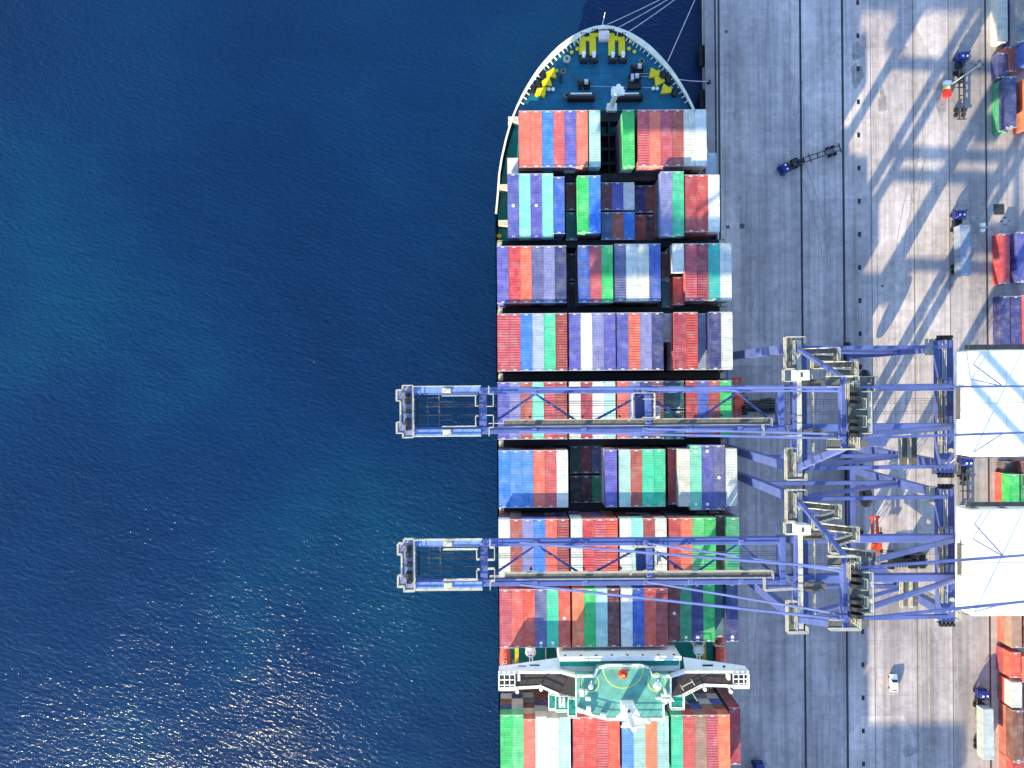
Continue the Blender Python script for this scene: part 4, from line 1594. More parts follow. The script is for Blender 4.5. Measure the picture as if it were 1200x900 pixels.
# ------------------------------------------------------------------ ship-to-shore gantry cranes
def make_crane(yc, label):
    T = thing("gantry_crane", label, "gantry crane", (67.0, yc, 0), "blue ship to shore gantry cranes")

    def B():
        return MB()

    def done(mb, name, mat, parent=None):
        mb.v = [(x, y + yc, z) for x, y, z in mb.v]
        return mb.build(name, mat, parent or T)

    XW, XL, HY = 51.8, 82.4, 11.0
    ZW, ZL = 47.0, 44.0
    # legs, sills, wheels
    for sy in (-1, 1):
        mb = B()
        mb.beam((XW, sy * HY, 3.6), (XW, sy * HY, ZW - 0.6), 1.7, 1.4, up=(1, 0, 0))
        lg = done(mb, "waterside_leg", M_BLUE)
        mb = B()
        mb.beam((XL, sy * HY, 3.6), (80.8, sy * HY, ZL - 0.8), 1.6, 1.4, up=(1, 0, 0))
        lg2 = done(mb, "landside_leg", M_BLUE)
        mb = B()
        mb.beam((XW + 1.0, sy * HY, 26), (81.0, sy * HY, 25.5), 0.75, 1.0)
        done(mb, "portal_beam", M_BLUE)
        mb = B()
        mb.tube((XW + 0.6, sy * HY, ZW - 2.2), (81.0, sy * (HY - 0.02), 27.2), 0.45, 12)
        done(mb, "diagonal_brace", M_BLUE)
        mb = B()
        mb.beam((XW + 1.0, sy * HY, ZW - 0.8), (80.0, sy * HY, ZL + 0.9), 0.62, 0.8)
        done(mb, "upper_tie_beam", M_BLUE)
        for x in (XW, XL):
            mb = B()
            for k in (-4.5, -1.5, 1.5, 4.5):
                yy = sy * HY + k * 0.62
                mb.bevbox(x - 0.45, x + 0.45, yy - 0.7, yy + 0.7, 0.75, 1.6, 0.1)
            mb.bevbox(x - 0.5, x + 0.5, sy * HY - 3.2, sy * HY + 3.2, 1.6, 2.3, 0.1)
            bg_ = done(mb, "bogie", M_DARK)
            mb = B()
            for k in range(8):
                yy = sy * HY + (k - 3.5) * 0.86
                mb.tube((x - 0.16, yy, 0.5), (x + 0.16, yy, 0.5), 0.42, 12)
            done(mb, "travel_wheel", M_STEEL, bg_)
    for x in (XW, XL):
        mb = B()
        mb.bevbox(x - 0.65, x + 0.65, -13.2, 13.2, 2.32, 3.9, 0.12)
        done(mb, "sill_beam", M_BLUE)
    # cross beams on top of the legs, with walkways
    mb = B()
    mb.bevbox(XW - 0.75, XW + 0.75, -12.6, 12.6, ZW - 1.5, ZW, 0.1)
    cbw = done(mb, "waterside_cross_beam", M_BLUE)
    mb = B()
    mb.bevbox(XW + 1.55, XW + 2.45, -11.6, 11.6, ZW - 3.0, ZW - 1.7, 0.1)
    done(mb, "hinge_support_beam", M_BLUE)
    mb = B()
    mb.box(XW - 0.15, XW + 0.7, -12.4, 12.4, ZW + 0.02, ZW + 0.1)
    done(mb, "walkway", M_CREAM, cbw)
    mb = B()
    mb.rail([(XW + 3.1, -10.6, ZW - 1.6), (XW + 3.1, 7.0, ZW - 1.6)], t=0.16, kick=0.25)
    mb.rail([(XW + 3.1, 7.0, ZW - 1.6), (XW + 5.4, 7.0, ZW - 1.6)], t=0.16, kick=0.25)
    done(mb, "handrail", M_CREAM, cbw)
    mb = B()
    mb.bevbox(79.3, 82.0, -12.4, 12.4, ZL - 1.8, ZL, 0.1)
    cbl = done(mb, "landside_cross_beam", M_BLUE)
    mb = B()
    mb.box(79.0, 79.75, -8.5, 5.2, ZL + 0.02, ZL + 0.12)
    done(mb, "walkway", M_GRATE, cbl)
    mb = B()
    mb.rail([(78.95, -8.5, ZL + 0.1), (78.95, 5.2, ZL + 0.1), (79.9, 5.2, ZL + 0.1), (79.9, 8.0, ZL + 0.1), (79.9, 12.3, ZL + 0.1)], t=0.14, kick=0.3)
    mb.rail([(79.8, -8.5, ZL + 0.1), (79.8, 4.4, ZL + 0.1)], t=0.12, kick=0.2)
    mb.rail([(77.6, 9.6, ZL - 1.5), (77.6, 12.6, ZL - 1.5), (79.2, 12.6, ZL - 1.5)], t=0.14, kick=0.3)
    mb.box(77.6, 79.2, 9.6, 12.6, ZL - 1.62, ZL - 1.5)
    done(mb, "handrail", M_CREAM, cbl)
    # boom and trolley girders
    for sy in (-1, 1):
        mb = B()
        mb.bevbox(-18.2, 48.2, sy * 3.6 - 0.62, sy * 3.6 + 0.62, 45.8, 47.2, 0.08)
        bm = done(mb, "boom_girder", M_BLUE)
        mb = B()
        for x in (4.0, 24.0, 41.2, 13.0, 32.0):
            mb.bevbox(x - 0.45, x + 0.45, sy * 3.6 - 0.45, sy * 3.6 + 0.45, 47.21, 47.75, 0.08)
        mb.box(-4.5, 48.0, sy * 3.6 - sy * 0.1 - 0.06, sy * 3.6 - sy * 0.1 + 0.06, 47.205, 47.3)
        done(mb, "stay_lug", M_BLUE, bm)
        mb = B()
        mb.bevbox(50.2, 101.0, sy * 3.6 - 0.65, sy * 3.6 + 0.65, 44.9, 46.4, 0.08)
        done(mb, "trolley_girder", M_BLUE)
    mb = B()
    mb.bevbox(48.25, 49.35, -4.3, 4.3, 45.4, 47.25, 0.08)
    done(mb, "boom_hinge_beam", M_BLUE)
    for x, w_ in ((-5.3, 1.3), (24.6, 0.9)):
        mb = B()
        mb.bevbox(x - w_ / 2, x + w_ / 2, -2.88, 2.88, 45.6, 47.1, 0.06)
        done(mb, "boom_cross_tie", M_BLUE)
    pts = [(-4.5, -1), (4.2, 1), (13.2, -1), (24.2, 1), (32.4, -1), (41.2, 1), (48.0, -1)]
    for (xa, sa), (xb, sb) in zip(pts, pts[1:]):
        mb = B()
        mb.tube((xa, sa * 2.95, 46.0), (xb, sb * 2.95, 46.0), 0.22, 8)
        done(mb, "lattice_brace", M_BLUE)
    # boom tip platform
    mb = B()
    mb.box(-19.8, -17.7, -4.7, 4.7, 47.3, 47.5)
    mb.box(-20.8, -19.8, -3.9, -1.9, 47.3, 47.5)
    mb.box(-20.8, -19.8, 1.9, 3.9, 47.3, 47.5)
    tp = done(mb, "boom_tip_platform", paint("pale_platform_grating", (136, 140, 176), 0.6, dirt=0.3))
    mb = B()
    z = 47.5
    mb.rail([(-17.8, 4.7, z), (-19.7, 4.7, z), (-19.7, 3.9, z), (-20.8, 3.9, z), (-20.8, 1.9, z), (-20.1, 1.9, z), (-20.1, -1.9, z), (-20.8, -1.9, z), (-20.8, -3.9, z), (-19.7, -3.9, z), (-19.7, -4.7, z), (-17.8, -4.7, z), (-17.8, 4.7, z)], t=0.2, kick=0.35)
    for sy in (-1, 1):
        mb.rail([(-17.7, sy * 4.5, z), (-5.6, sy * 4.5, z)], t=0.18, kick=0.3)
        mb.rail([(-12.6, sy * 2.75, z), (-6.4, sy * 2.75, z)], t=0.18, kick=0.3)
        mb.rail([(-6.6, sy * 2.75, z), (-6.6, sy * 0.9, z), (-6.1, sy * 0.9, z)], t=0.18, kick=0.3)
        mb.rail([(-4.2, sy * 4.5, z), (-4.2, sy * 3.0, z), (-3.4, sy * 3.0, z), (-3.4, sy * 0.8, z), (-4.6, sy * 0.8, z)], t=0.18, kick=0.3)
    done(mb, "handrail", M_CREAM, tp)
    for sy in (-1, 1):
        mb = B()
        mb.box(-17.7, -5.7, sy * 3.9 - 0.6, sy * 3.9 + 0.6, 47.26, 47.36)
        done(mb, "walkway", paint("light_blue_walkway", (120, 150, 214), 0.5, dirt=0.3), tp)
    mb = B()
    for y in (-3.0, -1.6, 0, 1.6, 3.0):
        mb.bevbox(-19.2, -18.3, y - 0.4, y + 0.4, 47.51, 48.2, 0.08)
    mb.tube((-17.2, -2.2, 46.6), (-17.2, 2.2, 46.6), 0.18, 8)
    for y in (-1.9, 1.9):
        mb.tube((-18.8, y - 0.5, 48.3), (-18.8, y + 0.5, 48.3), 0.55, 12)
    done(mb, "rope_sheave", M_DARK, tp)
    mb = B()
    mb.tube((-13.3, -2.8, 46.3), (-13.3, 2.8, 46.3), 0.12, 6)
    for y in (-1.7, 1.7):
        mb.beam((-13.3, y, 46.4), (-10.8, y, 46.4), 0.12, 0.12)
    for y in (-2.4, -0.8, 0.8, 2.4):
        mb.beam((-17.6, y, 46.3), (-13.3, y, 46.3), 0.1, 0.1)
    mb.beam((-15.4, -2.6, 46.28), (-15.4, 2.6, 46.28), 0.1, 0.1)
    done(mb, "maintenance_bar", M_GRATE, tp)
    mb = B()
    for x in (-11.6,):
        for sy in (-1, 1):
            mb.bevbox(x - 0.9, x + 0.6, sy * 3.75 - 0.45, sy * 3.75 + 0.45, 47.37, 48.1, 0.08)
    done(mb, "service_box", M_CREAM, tp)
    # walkway along the southern girder
    mb = B()
    mb.box(-1.6, 46.8, -2.86, -1.75, 46.9, 47.0)
    wk = done(mb, "boom_walkway", M_GRATE)
    mb = B()
    mb.rail([(-4.3, -2.3, 47.0), (-1.6, -2.3, 47.0), (-1.6, -1.72, 47.0), (46.8, -1.72, 47.0), (46.8, -3.1, 47.0)], t=0.13, kick=0.22)
    mb.rail([(0.5, -2.84, 47.05), (46.4, -2.84, 47.05)], t=0.1, step=2.6)
    mb.rail([(45.2, -2.9, 47.3), (45.2, -5.2, 47.3), (49.2, -5.0, 47.3), (52.0, -4.8, 47.3)], t=0.13, kick=0.25)
    done(mb, "handrail", M_CREAM, wk)
    for x in (3.2, 12.8, 19.5, 29.4, 38.0):
        mb = B()
        mb.tube((x, -1.2, 46.2), (x, -1.2, 47.2), 0.22, 8)
        done(mb, "floodlight", M_DARK, wk)
    # hoist ropes
    mb = B()
    for y in (-1.15, -0.75, 0.75, 1.15, 1.55):
        mb.tube((-17.0, y, 46.5), (84.0, y, 46.2), 0.045, 5)
    done(mb, "hoist_rope", M_STEEL)
    # trolley with operator's cab
    mb = B()
    mb.bevbox(22.6, 25.9, -2.7, 2.9, 44.6, 45.1, 0.08)
    mb.bevbox(24.05, 25.15, -2.6, 2.9, 47.2, 47.9, 0.08)
    tr = done(mb, "trolley", M_BLUE)
    mb = B()
    mb.rail([(21.6, 3.0, 47.6), (21.6, -1.2, 47.6), (20.9, -2.0, 47.6)], t=0.16, kick=0.25)
    mb.rail([(21.6, 3.0, 47.6), (25.6, 3.0, 47.6), (25.6, -1.4, 47.6), (23.5, -1.4, 47.6)], t=0.16, kick=0.25)
    mb.rail([(23.6, 1.9, 47.6), (25.4, 1.9, 47.6)], t=0.16, kick=0.25)
    done(mb, "handrail", M_CREAM, tr)
    mb = B()
    mb.bevbox(25.0, 27.4, -2.2, 0.4, 41.8, 44.5, 0.15)
    cb = done(mb, "operator_cab", M_WHITE, tr)
    # apex tower
    for sy in (-1, 1):
        mb = B()
        mb.beam((XW, sy * (HY - 0.2), ZW), (51.2, sy * 5.3, 66.4), 1.0 if sy < 0 else 0.5, 0.8, up=(1, 0, 0))
        done(mb, "apex_leg", M_BLUE)
        mb = B()
        mb.tube((52.2, sy * 3.7, 65.6), (80.6, sy * 3.62, 46.8), 0.5, 12)
        done(mb, "rear_stay_strut", M_BLUE)
        mb = B()
        mb.beam((50.3, sy * 3.9, 67.6), (1.2, sy * 3.8, 47.8), 0.34, 0.42)
        done(mb, "outer_forestay", M_BLUE)
        mb = B()
        mb.beam((50.3, sy * 3.3, 67.0), (24.2, sy * 3.5, 47.8), 0.3, 0.38)
        done(mb, "inner_forestay", M_BLUE)
        mb = B()
        mb.beam((53.0, sy * 3.9, 67.2), (79.5, sy * 3.8, 60.8), 0.36, 0.42)
        mb.beam((79.5, sy * 3.8, 60.8), (100.4, sy * 3.7, 55.6), 0.3, 0.36)
        bs = done(mb, "backstay", M_BLUE)
        ends = [((79.5, sy * 3.8, 60.8), (79.8, sy * 7.6, 53.0), 0.14), ((100.4, sy * 3.7, 53.0), (100.4, sy * 3.7, 55.6), 0.3)]
        if sy > 0:
            ends.append(((79.5, sy * 3.8, 60.8), (79.5, sy * 5.0, 53.0), 0.14))
        for a_, c_, w_ in ends:
            mb = B()
            mb.beam(a_, c_, w_, w_)
            done(mb, "stay_support", M_BLUE, bs)
    mb = B()
    mb.bevbox(50.75, 51.55, -5.5, 5.5, 65.2, 66.35, 0.1)
    ap = done(mb, "apex_beam", M_BLUE)
    mb = B()
    mb.box(51.75, 54.7, -5.4, 5.4, 66.4, 66.5)
    mb.box(48.4, 50.5, 4.1, 5.5, 66.4, 66.5)
    mb.box(48.4, 50.5, -5.5, -4.1, 66.4, 66.5)
    done(mb, "apex_platform", M_GRATE, ap)
    mb = B()
    z = 66.5
    mb.rail([(48.3, 5.6, z), (52.9, 5.6, z), (52.9, 3.2, z), (54.8, 3.2, z), (54.8, -3.2, z), (52.9, -3.2, z), (52.9, -5.6, z), (48.3, -5.6, z)], t=0.17, kick=0.3)
    mb.rail([(48.3, 4.0, z), (50.3, 4.0, z)], t=0.15, kick=0.25)
    mb.rail([(48.3, -4.0, z), (50.3, -4.0, z)], t=0.15, kick=0.25)
    for sy in (-1, 1):
        mb.rail([(53.0, sy * 0.5, z), (54.0, sy * 0.5, z), (54.0, sy * 2.2, z), (53.0, sy * 2.2, z)], t=0.14, kick=0.2)
        mb.rail([(52.0, sy * 3.6, z), (52.6, sy * 3.6, z), (52.6, sy * 4.8, z), (52.0, sy * 4.8, z), (52.0, sy * 3.6, z)], t=0.14, kick=0.2)
    done(mb, "handrail", M_CREAM, ap)
    for y in (-3.4, -2.3, -1.2, 1.2, 2.3, 3.4):
        mb = B()
        mb.tube((52.4, y - 0.28, 67.2), (52.4, y + 0.28, 67.2), 0.95, 16)
        mb.tube((51.9, y - 0.4, 67.0), (52.9, y + 0.4, 67.0), 0.2, 6)
        done(mb, "apex_sheave", M_DARK, ap)
    # zigzag stairs up the northern apex leg
    st = None
    flights = [(47.1, 10.2, 1), (50.3, 8.9, -1), (53.5, 7.6, 1), (56.7, 6.3, -1), (59.9, 5.0, 1), (63.1, 3.9, -1)]
    mb = B()
    for z in (50.3, 56.7, 63.1):
        pass
    xa, xb = 52.6, 56.4
    for i, (z0, y, d) in enumerate(flights):
        p = (xa if d > 0 else xb)
        q = (xb if d > 0 else xa)
        n = 12
        for k in range(n):
            t = (k + 0.5) / n
            x = p + (q - p) * t
            zz = z0 + 3.2 * t
            mb.box(x - 0.17, x + 0.17, y - 0.48, y + 0.48, zz - 0.03, zz)
        for s_ in (-0.5, 0.5):
            mb.beam((p, y + s_, z0), (q, y + s_, z0 + 3.2), 0.09, 0.28)
        # landing
        xl = q + (0.6 if d > 0 else -0.6)
        mb.box(min(q, xl + (0.5 if d > 0 else -0.5)), max(q, xl + (0.5 if d > 0 else -0.5)), y - 1.85, y + 0.55, z0 + 3.12, z0 + 3.2)
    st = done(mb, "stairway", M_GRATE)
    mb = B()
    for i, (z0, y, d) in enumerate(flights):
        p = (xa if d > 0 else xb)
        q = (xb if d > 0 else xa)
        for s_ in (-0.52, 0.52):
            for hh in (0.55, 1.05):
                mb.beam((p, y + s_, z0 + hh), (q, y + s_, z0 + 3.2 + hh), 0.13, 0.13)
            for k in range(4):
                t = k / 3
                x, zz = p + (q - p) * t, z0 + 3.2 * t
                mb.beam((x, y + s_, zz), (x, y + s_, zz + 1.05), 0.09, 0.09)
        e = q + (1.15 if d > 0 else -1.15)
        mb.rail([(q, y + 0.55, z0 + 3.2), (e, y + 0.55, z0 + 3.2), (e, y - 1.85, z0 + 3.2), (q, y - 1.85, z0 + 3.2)], t=0.15, kick=0.25)
    done(mb, "handrail", M_CREAM, st)
    mb = B()
    for (z0, y, d) in flights[1::2]:
        mb.beam((51.6, 11.0 - (z0 - 47) * 0.295, z0), (54.5, y, z0 - 0.1), 0.2, 0.25)
    mb.beam((54.6, 9.6, 47.0), (54.6, 4.2, 63.0), 0.18, 0.22)
    done(mb, "stair_bracket", M_BLUE, st)
    # corner platforms at the waterside leg heads
    for sy in (-1, 1):
        mb = B()
        a, c = sorted((sy * 7.2, sy * 12.9))
        mb.box(49.3, 51.0, a, c, ZW + 0.02, ZW + 0.1)
        pf = done(mb, "corner_platform", M_GRATE)
        mb = B()
        mb.rail([(51.0, sy * 7.2, ZW + 0.1), (49.3, sy * 7.2, ZW + 0.1), (49.3, sy * 12.9, ZW + 0.1), (52.9, sy * 12.9, ZW + 0.1), (52.9, sy * 11.8, ZW + 0.1)], t=0.18, kick=0.3)
        mb.rail([(50.9, sy * 8.0, ZW + 0.1), (50.9, sy * 12.2, ZW + 0.1)], t=0.16, kick=0.3)
        mb.rail([(51.0, sy * 7.0, ZW + 0.1), (49.0, sy * 7.0, ZW + 0.1), (49.0, sy * 4.9, ZW + 0.1), (51.0, sy * 4.9, ZW + 0.1)], t=0.16, kick=0.3) if sy > 0 else None
        done(mb, "handrail", M_CREAM, pf)
        mb = B()
        mb.box(52.7, 56.0, sy * 4.6 - 0.6, sy * 4.6 + 0.6, ZW - 0.05, ZW + 0.05)
        mb.rail([(52.7, sy * 4.6 - 0.65, ZW + 0.1), (56.1, sy * 4.6 - 0.65, ZW + 0.1), (56.1, sy * 4.6 + 0.65, ZW + 0.1), (52.7, sy * 4.6 + 0.65, ZW + 0.1)], t=0.18, kick=0.35)
        done(mb, "latch_platform", M_GRATE)
    mb = B()
    mb.bevbox(50.6, 53.0, 5.1, 6.9, ZW + 0.15, ZW + 2.5, 0.1)
    eb = done(mb, "electrical_cabinet", M_WHITE)
    mb = B()
    mb.box(51.3, 51.75, 5.6, 6.4, ZW + 2.505, ZW + 2.56)
    done(mb, "cabinet_hatch", M_SEAM, eb)
    # machinery house
    mb = B()
    mb.bevbox(79.4, 104.0, -8.4, 10.0, 48.2, 53.0, 0.18)
    hs = done(mb, "machinery_house", paint("chalky_white_cladding", (236, 234, 228), 0.6, dirt=0.12, scale=0.5))
    mb = B()
    for k in range(7):
        x = 82.5 + k * 3.0
        mb.box(x - 0.04, x + 0.04, -8.1, 9.7, 53.0, 53.03)
    mb.box(79.8, 103.7, 0.75, 0.85, 53.0, 53.035)
    done(mb, "roof_seam", paint("pale_roof_seam", (206, 206, 200), 0.6, dirt=0.3), hs)
    mb = B()
    for x in (81, 86, 91):
        mb.box(x - 0.6, x + 0.6, 10.0, 10.06, 50.4, 51.6)
    done(mb, "louvre", M_SEAM, hs)
    mb = B()
    mb.box(79.6, 92.4, 10.2, 11.0, 50.9, 51.0)
    done(mb, "house_walkway", M_GRATE, hs)
    mb = B()
    mb.box(78.6, 79.3, -2.0, 3.6, 50.0, 50.1)
    gw = done(mb, "house_walkway", M_GRATE, hs)
    mb = B()
    mb.rail([(79.6, 10.2, 51.0), (79.6, 11.0, 51.0), (92.4, 11.0, 51.0), (92.4, 10.2, 51.0)], t=0.12, step=1.6)
    done(mb, "house_rail", M_SEAM, hs)
    mb = B()
    mb.rail([(79.2, -2.0, 50.1), (78.5, -2.0, 50.1), (78.5, 3.6, 50.1), (79.2, 3.6, 50.1)], t=0.12, step=1.6)
    done(mb, "house_rail", M_SEAM, hs)
    mb = B()
    mb.rail([(79.6, -8.9, 49.5), (92.0, -8.9, 49.5)], t=0.12, step=1.8)
    done(mb, "house_rail", M_SEAM, hs)
    # platforms, floodlights and lift tower about the landside southern leg
    mb = B()
    mb.box(75.4, 79.0, -11.6, -6.0, 37.0, 37.1)
    lp = done(mb, "landing_platform", M_GRATE)
    mb = B()
    mb.rail([(75.4, -11.6, 37.1), (75.4, -6.0, 37.1)], t=0.2, kick=0.4)
    mb.rail([(77.2, -11.6, 37.1), (77.2, -6.0, 37.1)], t=0.2, kick=0.4)
    for z in (12, 18, 24, 30):
        mb.rail([(80.3, -12.6, z), (83.6, -12.6, z), (83.6, -12.0, z)], t=0.12, kick=0.2)
    done(mb, "handrail", M_CREAM, lp)
    mb = B()
    mb.rail([(79.6, -12.6, 41.0), (84.2, -12.9, 41.0), (84.2, -11.0, 41.0)], t=0.16, kick=0.3)
    mb.beam((79.8, -12.6, 41.0), (81.2, -9.6, 43.9), 0.7, 0.2)
    mb.beam((79.4, -12.7, 42.0), (80.8, -9.6, 44.8), 0.12, 0.12)
    mb.beam((80.2, -12.5, 42.0), (81.7, -9.6, 44.8), 0.12, 0.12)
    mb.box(79.6, 84.2, -12.9, -11.2, 40.9, 41.0)
    done(mb, "leg_stair", M_CREAM)
    mb = B()
    for dx in (-0.7, 0.7):
        for dy in (-0.7, 0.7):
            mb.beam((84.6 + dx, -11.4 + dy, 0.1), (83.4 + dx, -11.4 + dy, 41.0), 0.12, 0.12)
    for k in range(20):
        z = 1 + k * 2
        x = 84.6 - 1.2 * z / 41
        mb.beam((x - 0.7, -12.1, z), (x + 0.7, -12.1, z + 2), 0.09, 0.09)
        mb.beam((x - 0.7, -10.7, z), (x + 0.7, -10.7, z + 2), 0.09, 0.09)
        mb.beam((x - 0.7, -12.1, z), (x + 0.7, -12.1, z), 0.09, 0.09)
        mb.beam((x - 0.7, -10.7, z), (x + 0.7, -10.7, z), 0.09, 0.09)
    done(mb, "lift_tower", M_GRATE)
    for sy in (-1, 1):
        mb = B()
        for k in range(4):
            mb.bevbox(79.0 + k * 0.75, 79.5 + k * 0.75, sy * 12.9 - 0.3, sy * 12.9 + 0.3, ZL - 0.3, ZL + 0.4, 0.05)
        mb.box(78.8, 82.0, sy * 12.5 - 0.12, sy * 12.5 + 0.12, ZL - 0.5, ZL - 0.35)
        done(mb, "floodlight_row", M_DARK)
    mb = B()
    mb.disc(81.1, -8.2, ZL + 0.01, ZL + 0.5, 0.5, 16)
    done(mb, "beacon", M_CREAM)
    # cable reel and festoon
    mb = B()
    mb.tube((83.8, 5.0, 6.5), (84.4, 5.0, 6.5), 2.6, 24)
    mb.tube((83.3, 5.0, 6.5), (84.9, 5.0, 6.5), 0.6, 12)
    done(mb, "cable_reel", M_DARK)
    mb = B()
    mb.bevbox(72.5, 77.8, -8.8, -6.6, 25.9, 28.0, 0.1)
    done(mb, "drive_box", M_BLUE)
    return T


crane1 = make_crane(-4.8, "blue ship to shore crane nearer the bow, boom over the middle bays")
crane2 = copy_tree(crane1)
crane2.location.y = -32.4
crane2["label"] = "blue ship to shore crane nearer the bridge, with orange reach stacker beneath it"
# ------------------------------------------------------------------ terminal trucks
def make_truck(label, px, py, heading, hitch=0.0):
    """px, py: the coupling (between tractor and trailer); heading: angle of the trailer's front from +Y"""
    x, y = P(px, py, 1.0)
    T = thing("terminal_truck", label, "terminal truck", (x, y, 0), "blue terminal trucks on the quay")

    def loc(mb, ang, name, mat, parent=None):
        c, s = math.cos(ang), math.sin(ang)
        mb.v = [(x + a * c - b_ * s, y + a * s + b_ * c, z) for a, b_, z in mb.v]
        return mb.build(name, mat, parent or T)

    A, Bt = heading + hitch, heading
    mb = MB()
    mb.bevbox(-1.2, 1.2, 2.3, 4.3, 1.0, 2.0, 0.12)
    mb.bevbox(-1.15, 1.15, 2.35, 4.1, 2.0, 3.0, 0.2)
    cab = loc(mb, A, "cab", M_TRACTOR)
    mb = MB()
    mb.box(-0.95, 0.95, 4.1, 4.13, 2.1, 2.8)
    mb.box(-0.95, 0.95, 2.32, 2.35, 2.1, 2.8)
    mb.box(-1.19, -1.15, 2.7, 3.8, 2.1, 2.75)
    mb.box(1.15, 1.19, 2.7, 3.8, 2.1, 2.75)
    loc(mb, A, "windscreen", M_GLASS, cab)
    for sx in (-1, 1):
        mb = MB()
        mb.beam((sx * 1.15, 4.0, 2.6), (sx * 1.5, 4.2, 2.6), 0.06, 0.06)
        mb.bevbox(sx * 1.5 - 0.1, sx * 1.5 + 0.1, 4.1, 4.3, 2.2, 2.9, 0.03)
        loc(mb, A, "wing_mirror", M_DARK, cab)
    for sx in (-0.5, 0.55):
        mb = MB()
        mb.bevbox(sx - 0.2, sx + 0.2, 2.75, 3.2, 3.0, 3.16, 0.04)
        loc(mb, A, "roof_lamp", M_WHITE, cab)
    mb = MB()
    mb.box(-0.5, 0.5, -1.6, 2.3, 0.75, 1.05)
    mb.bevbox(-1.1, -0.6, 0.8, 2.2, 0.6, 1.5, 0.08)
    mb.bevbox(0.6, 1.1, 1.2, 2.2, 0.6, 1.35, 0.08)
    mb.disc(0.9, 2.0, 1.3, 3.1, 0.1, 8)
    mb.box(-1.15, 1.15, -1.3, -0.2, 1.06, 1.14)
    loc(mb, A, "tractor_frame", M_DARK)
    mb = MB()
    mb.disc(0, 0.0, 1.15, 1.28, 0.5, 14)
    loc(mb, A, "fifth_wheel", M_STEEL)
    for (wx, wy) in ((-1.0, 3.4), (1.0, 3.4), (-0.95, -0.2), (0.95, -0.2)):
        mb = MB()
        w_ = 0.16 if wy > 1 else 0.28
        mb.tube((wx - w_, wy, 0.52), (wx + w_, wy, 0.52), 0.52, 14)
        loc(mb, A, "wheel", M_RUBBER)
    mb = MB()
    for sx in (-0.55, 0.55):
        mb.beam((sx, 0.5, 1.45), (sx, -11.9, 1.3), 0.2, 0.34)
    for yy in (0.3, -2.0, -4.0, -6.0, -8.0, -10.0, -11.8):
        wdt = 1.2 if yy in (0.3, -4.0, -11.8) else 0.56
        mb.box(-wdt, wdt, yy - 0.12, yy + 0.12, 1.22, 1.42)
    mb.box(-0.6, 0.6, -2.7, -2.4, 0.1, 1.2)
    loc(mb, Bt, "trailer_chassis", paint("dusty_chassis_steel", (62, 62, 74), 0.6, dirt=0.35, scale=1.5))
    for yy in (-9.2, -10.5):
        for sx in (-0.92, 0.92):
            mb = MB()
            mb.tube((sx - 0.28, yy, 0.52), (sx + 0.28, yy, 0.52), 0.52, 14)
            loc(mb, Bt, "wheel", M_RUBBER)
    return x, y, Bt


def load(tx, ty, ang, colour, label, ln=40):
    cx, cy = tx + 5.85 * math.sin(ang), ty - 5.85 * math.cos(ang)
    o = container(cx, cy, 1.47, ln, colour, False, (), ang)
    tag(o, label, "container", "containers carried on trucks")


make_truck("blue terminal truck with empty trailer stopped askew across the rail grooves", 930.5, 192.0, math.radians(108.5), math.radians(9))
make_truck("blue terminal truck with empty trailer beside the tall floodlight pole", 1125.2, 84, math.radians(0.4))
t3 = make_truck("blue terminal truck carrying the pale blue container by the yard", 1121.8, 268, math.radians(0.6))
load(*t3, 'blue grey', "weathered pale blue container riding on a terminal truck")
t4 = make_truck("blue terminal truck carrying a long white container at bottom right", 1148.5, 826, math.radians(0.2))
load(*t4, 'light grey', "long white container riding on the truck at bottom right")
make_truck("dusty terminal truck with bare trailer between the two cranes", 1129.5, 556, math.radians(0.5))
make_truck("dark terminal truck just entering the bottom edge beside the ship", 888.3, 911, math.radians(2))

# ------------------------------------------------------------------ white car
x, y = P(1047.5, 800.5, 0.8)
car = thing("parked_car", "small white hatchback standing in the sunlit patch of concrete", "car", (x, y, 0))
prof = [(-2.05, 0.35), (-2.1, 0.75), (-1.95, 0.98), (-1.35, 1.42), (0.35, 1.46), (1.0, 0.98), (1.95, 0.84), (2.1, 0.6), (2.08, 0.35)]
mb = MB()
v, f = [], []
for k, (yy, zz) in enumerate(prof):
    hw = 0.86 if zz < 1.0 else 0.68
    v += [(x - hw, y + yy, zz), (x + hw, y + yy, zz)]
n = len(prof)
low = []
for yy, zz in prof:
    low += [(x - 0.86, y + yy, min(zz, 0.9) if zz > 0.9 else zz), (x + 0.86, y + yy, min(zz, 0.9) if zz > 0.9 else zz)]
for i in range(n - 1):
    f.append((i * 2, i * 2 + 1, i * 2 + 3, i * 2 + 2))
f.append(tuple(i * 2 for i in range(n)))
f.append(tuple(i * 2 + 1 for i in range(n - 1, -1, -1)))
f.append((0, (n - 1) * 2, (n - 1) * 2 + 1, 1))
mb.add(v, f)
mb.build("body", paint("white_car_paint", (244, 244, 242), 0.25, dirt=0.03, spec=0.6), car)
mb = MB()
mb.add([(x - 0.62, y + 0.42, 1.462), (x + 0.62, y + 0.42, 1.462), (x + 0.76, y + 0.95, 1.03), (x - 0.76, y + 0.95, 1.03)], [(3, 2, 1, 0)])
mb.build("windscreen", M_GLASS, car)
mb = MB()
mb.add([(x - 0.6, y - 1.38, 1.43), (x + 0.6, y - 1.38, 1.43), (x + 0.72, y - 1.84, 1.08), (x - 0.72, y - 1.84, 1.08)], [(0, 1, 2, 3)])
mb.build("rear_window", M_GLASS, car)
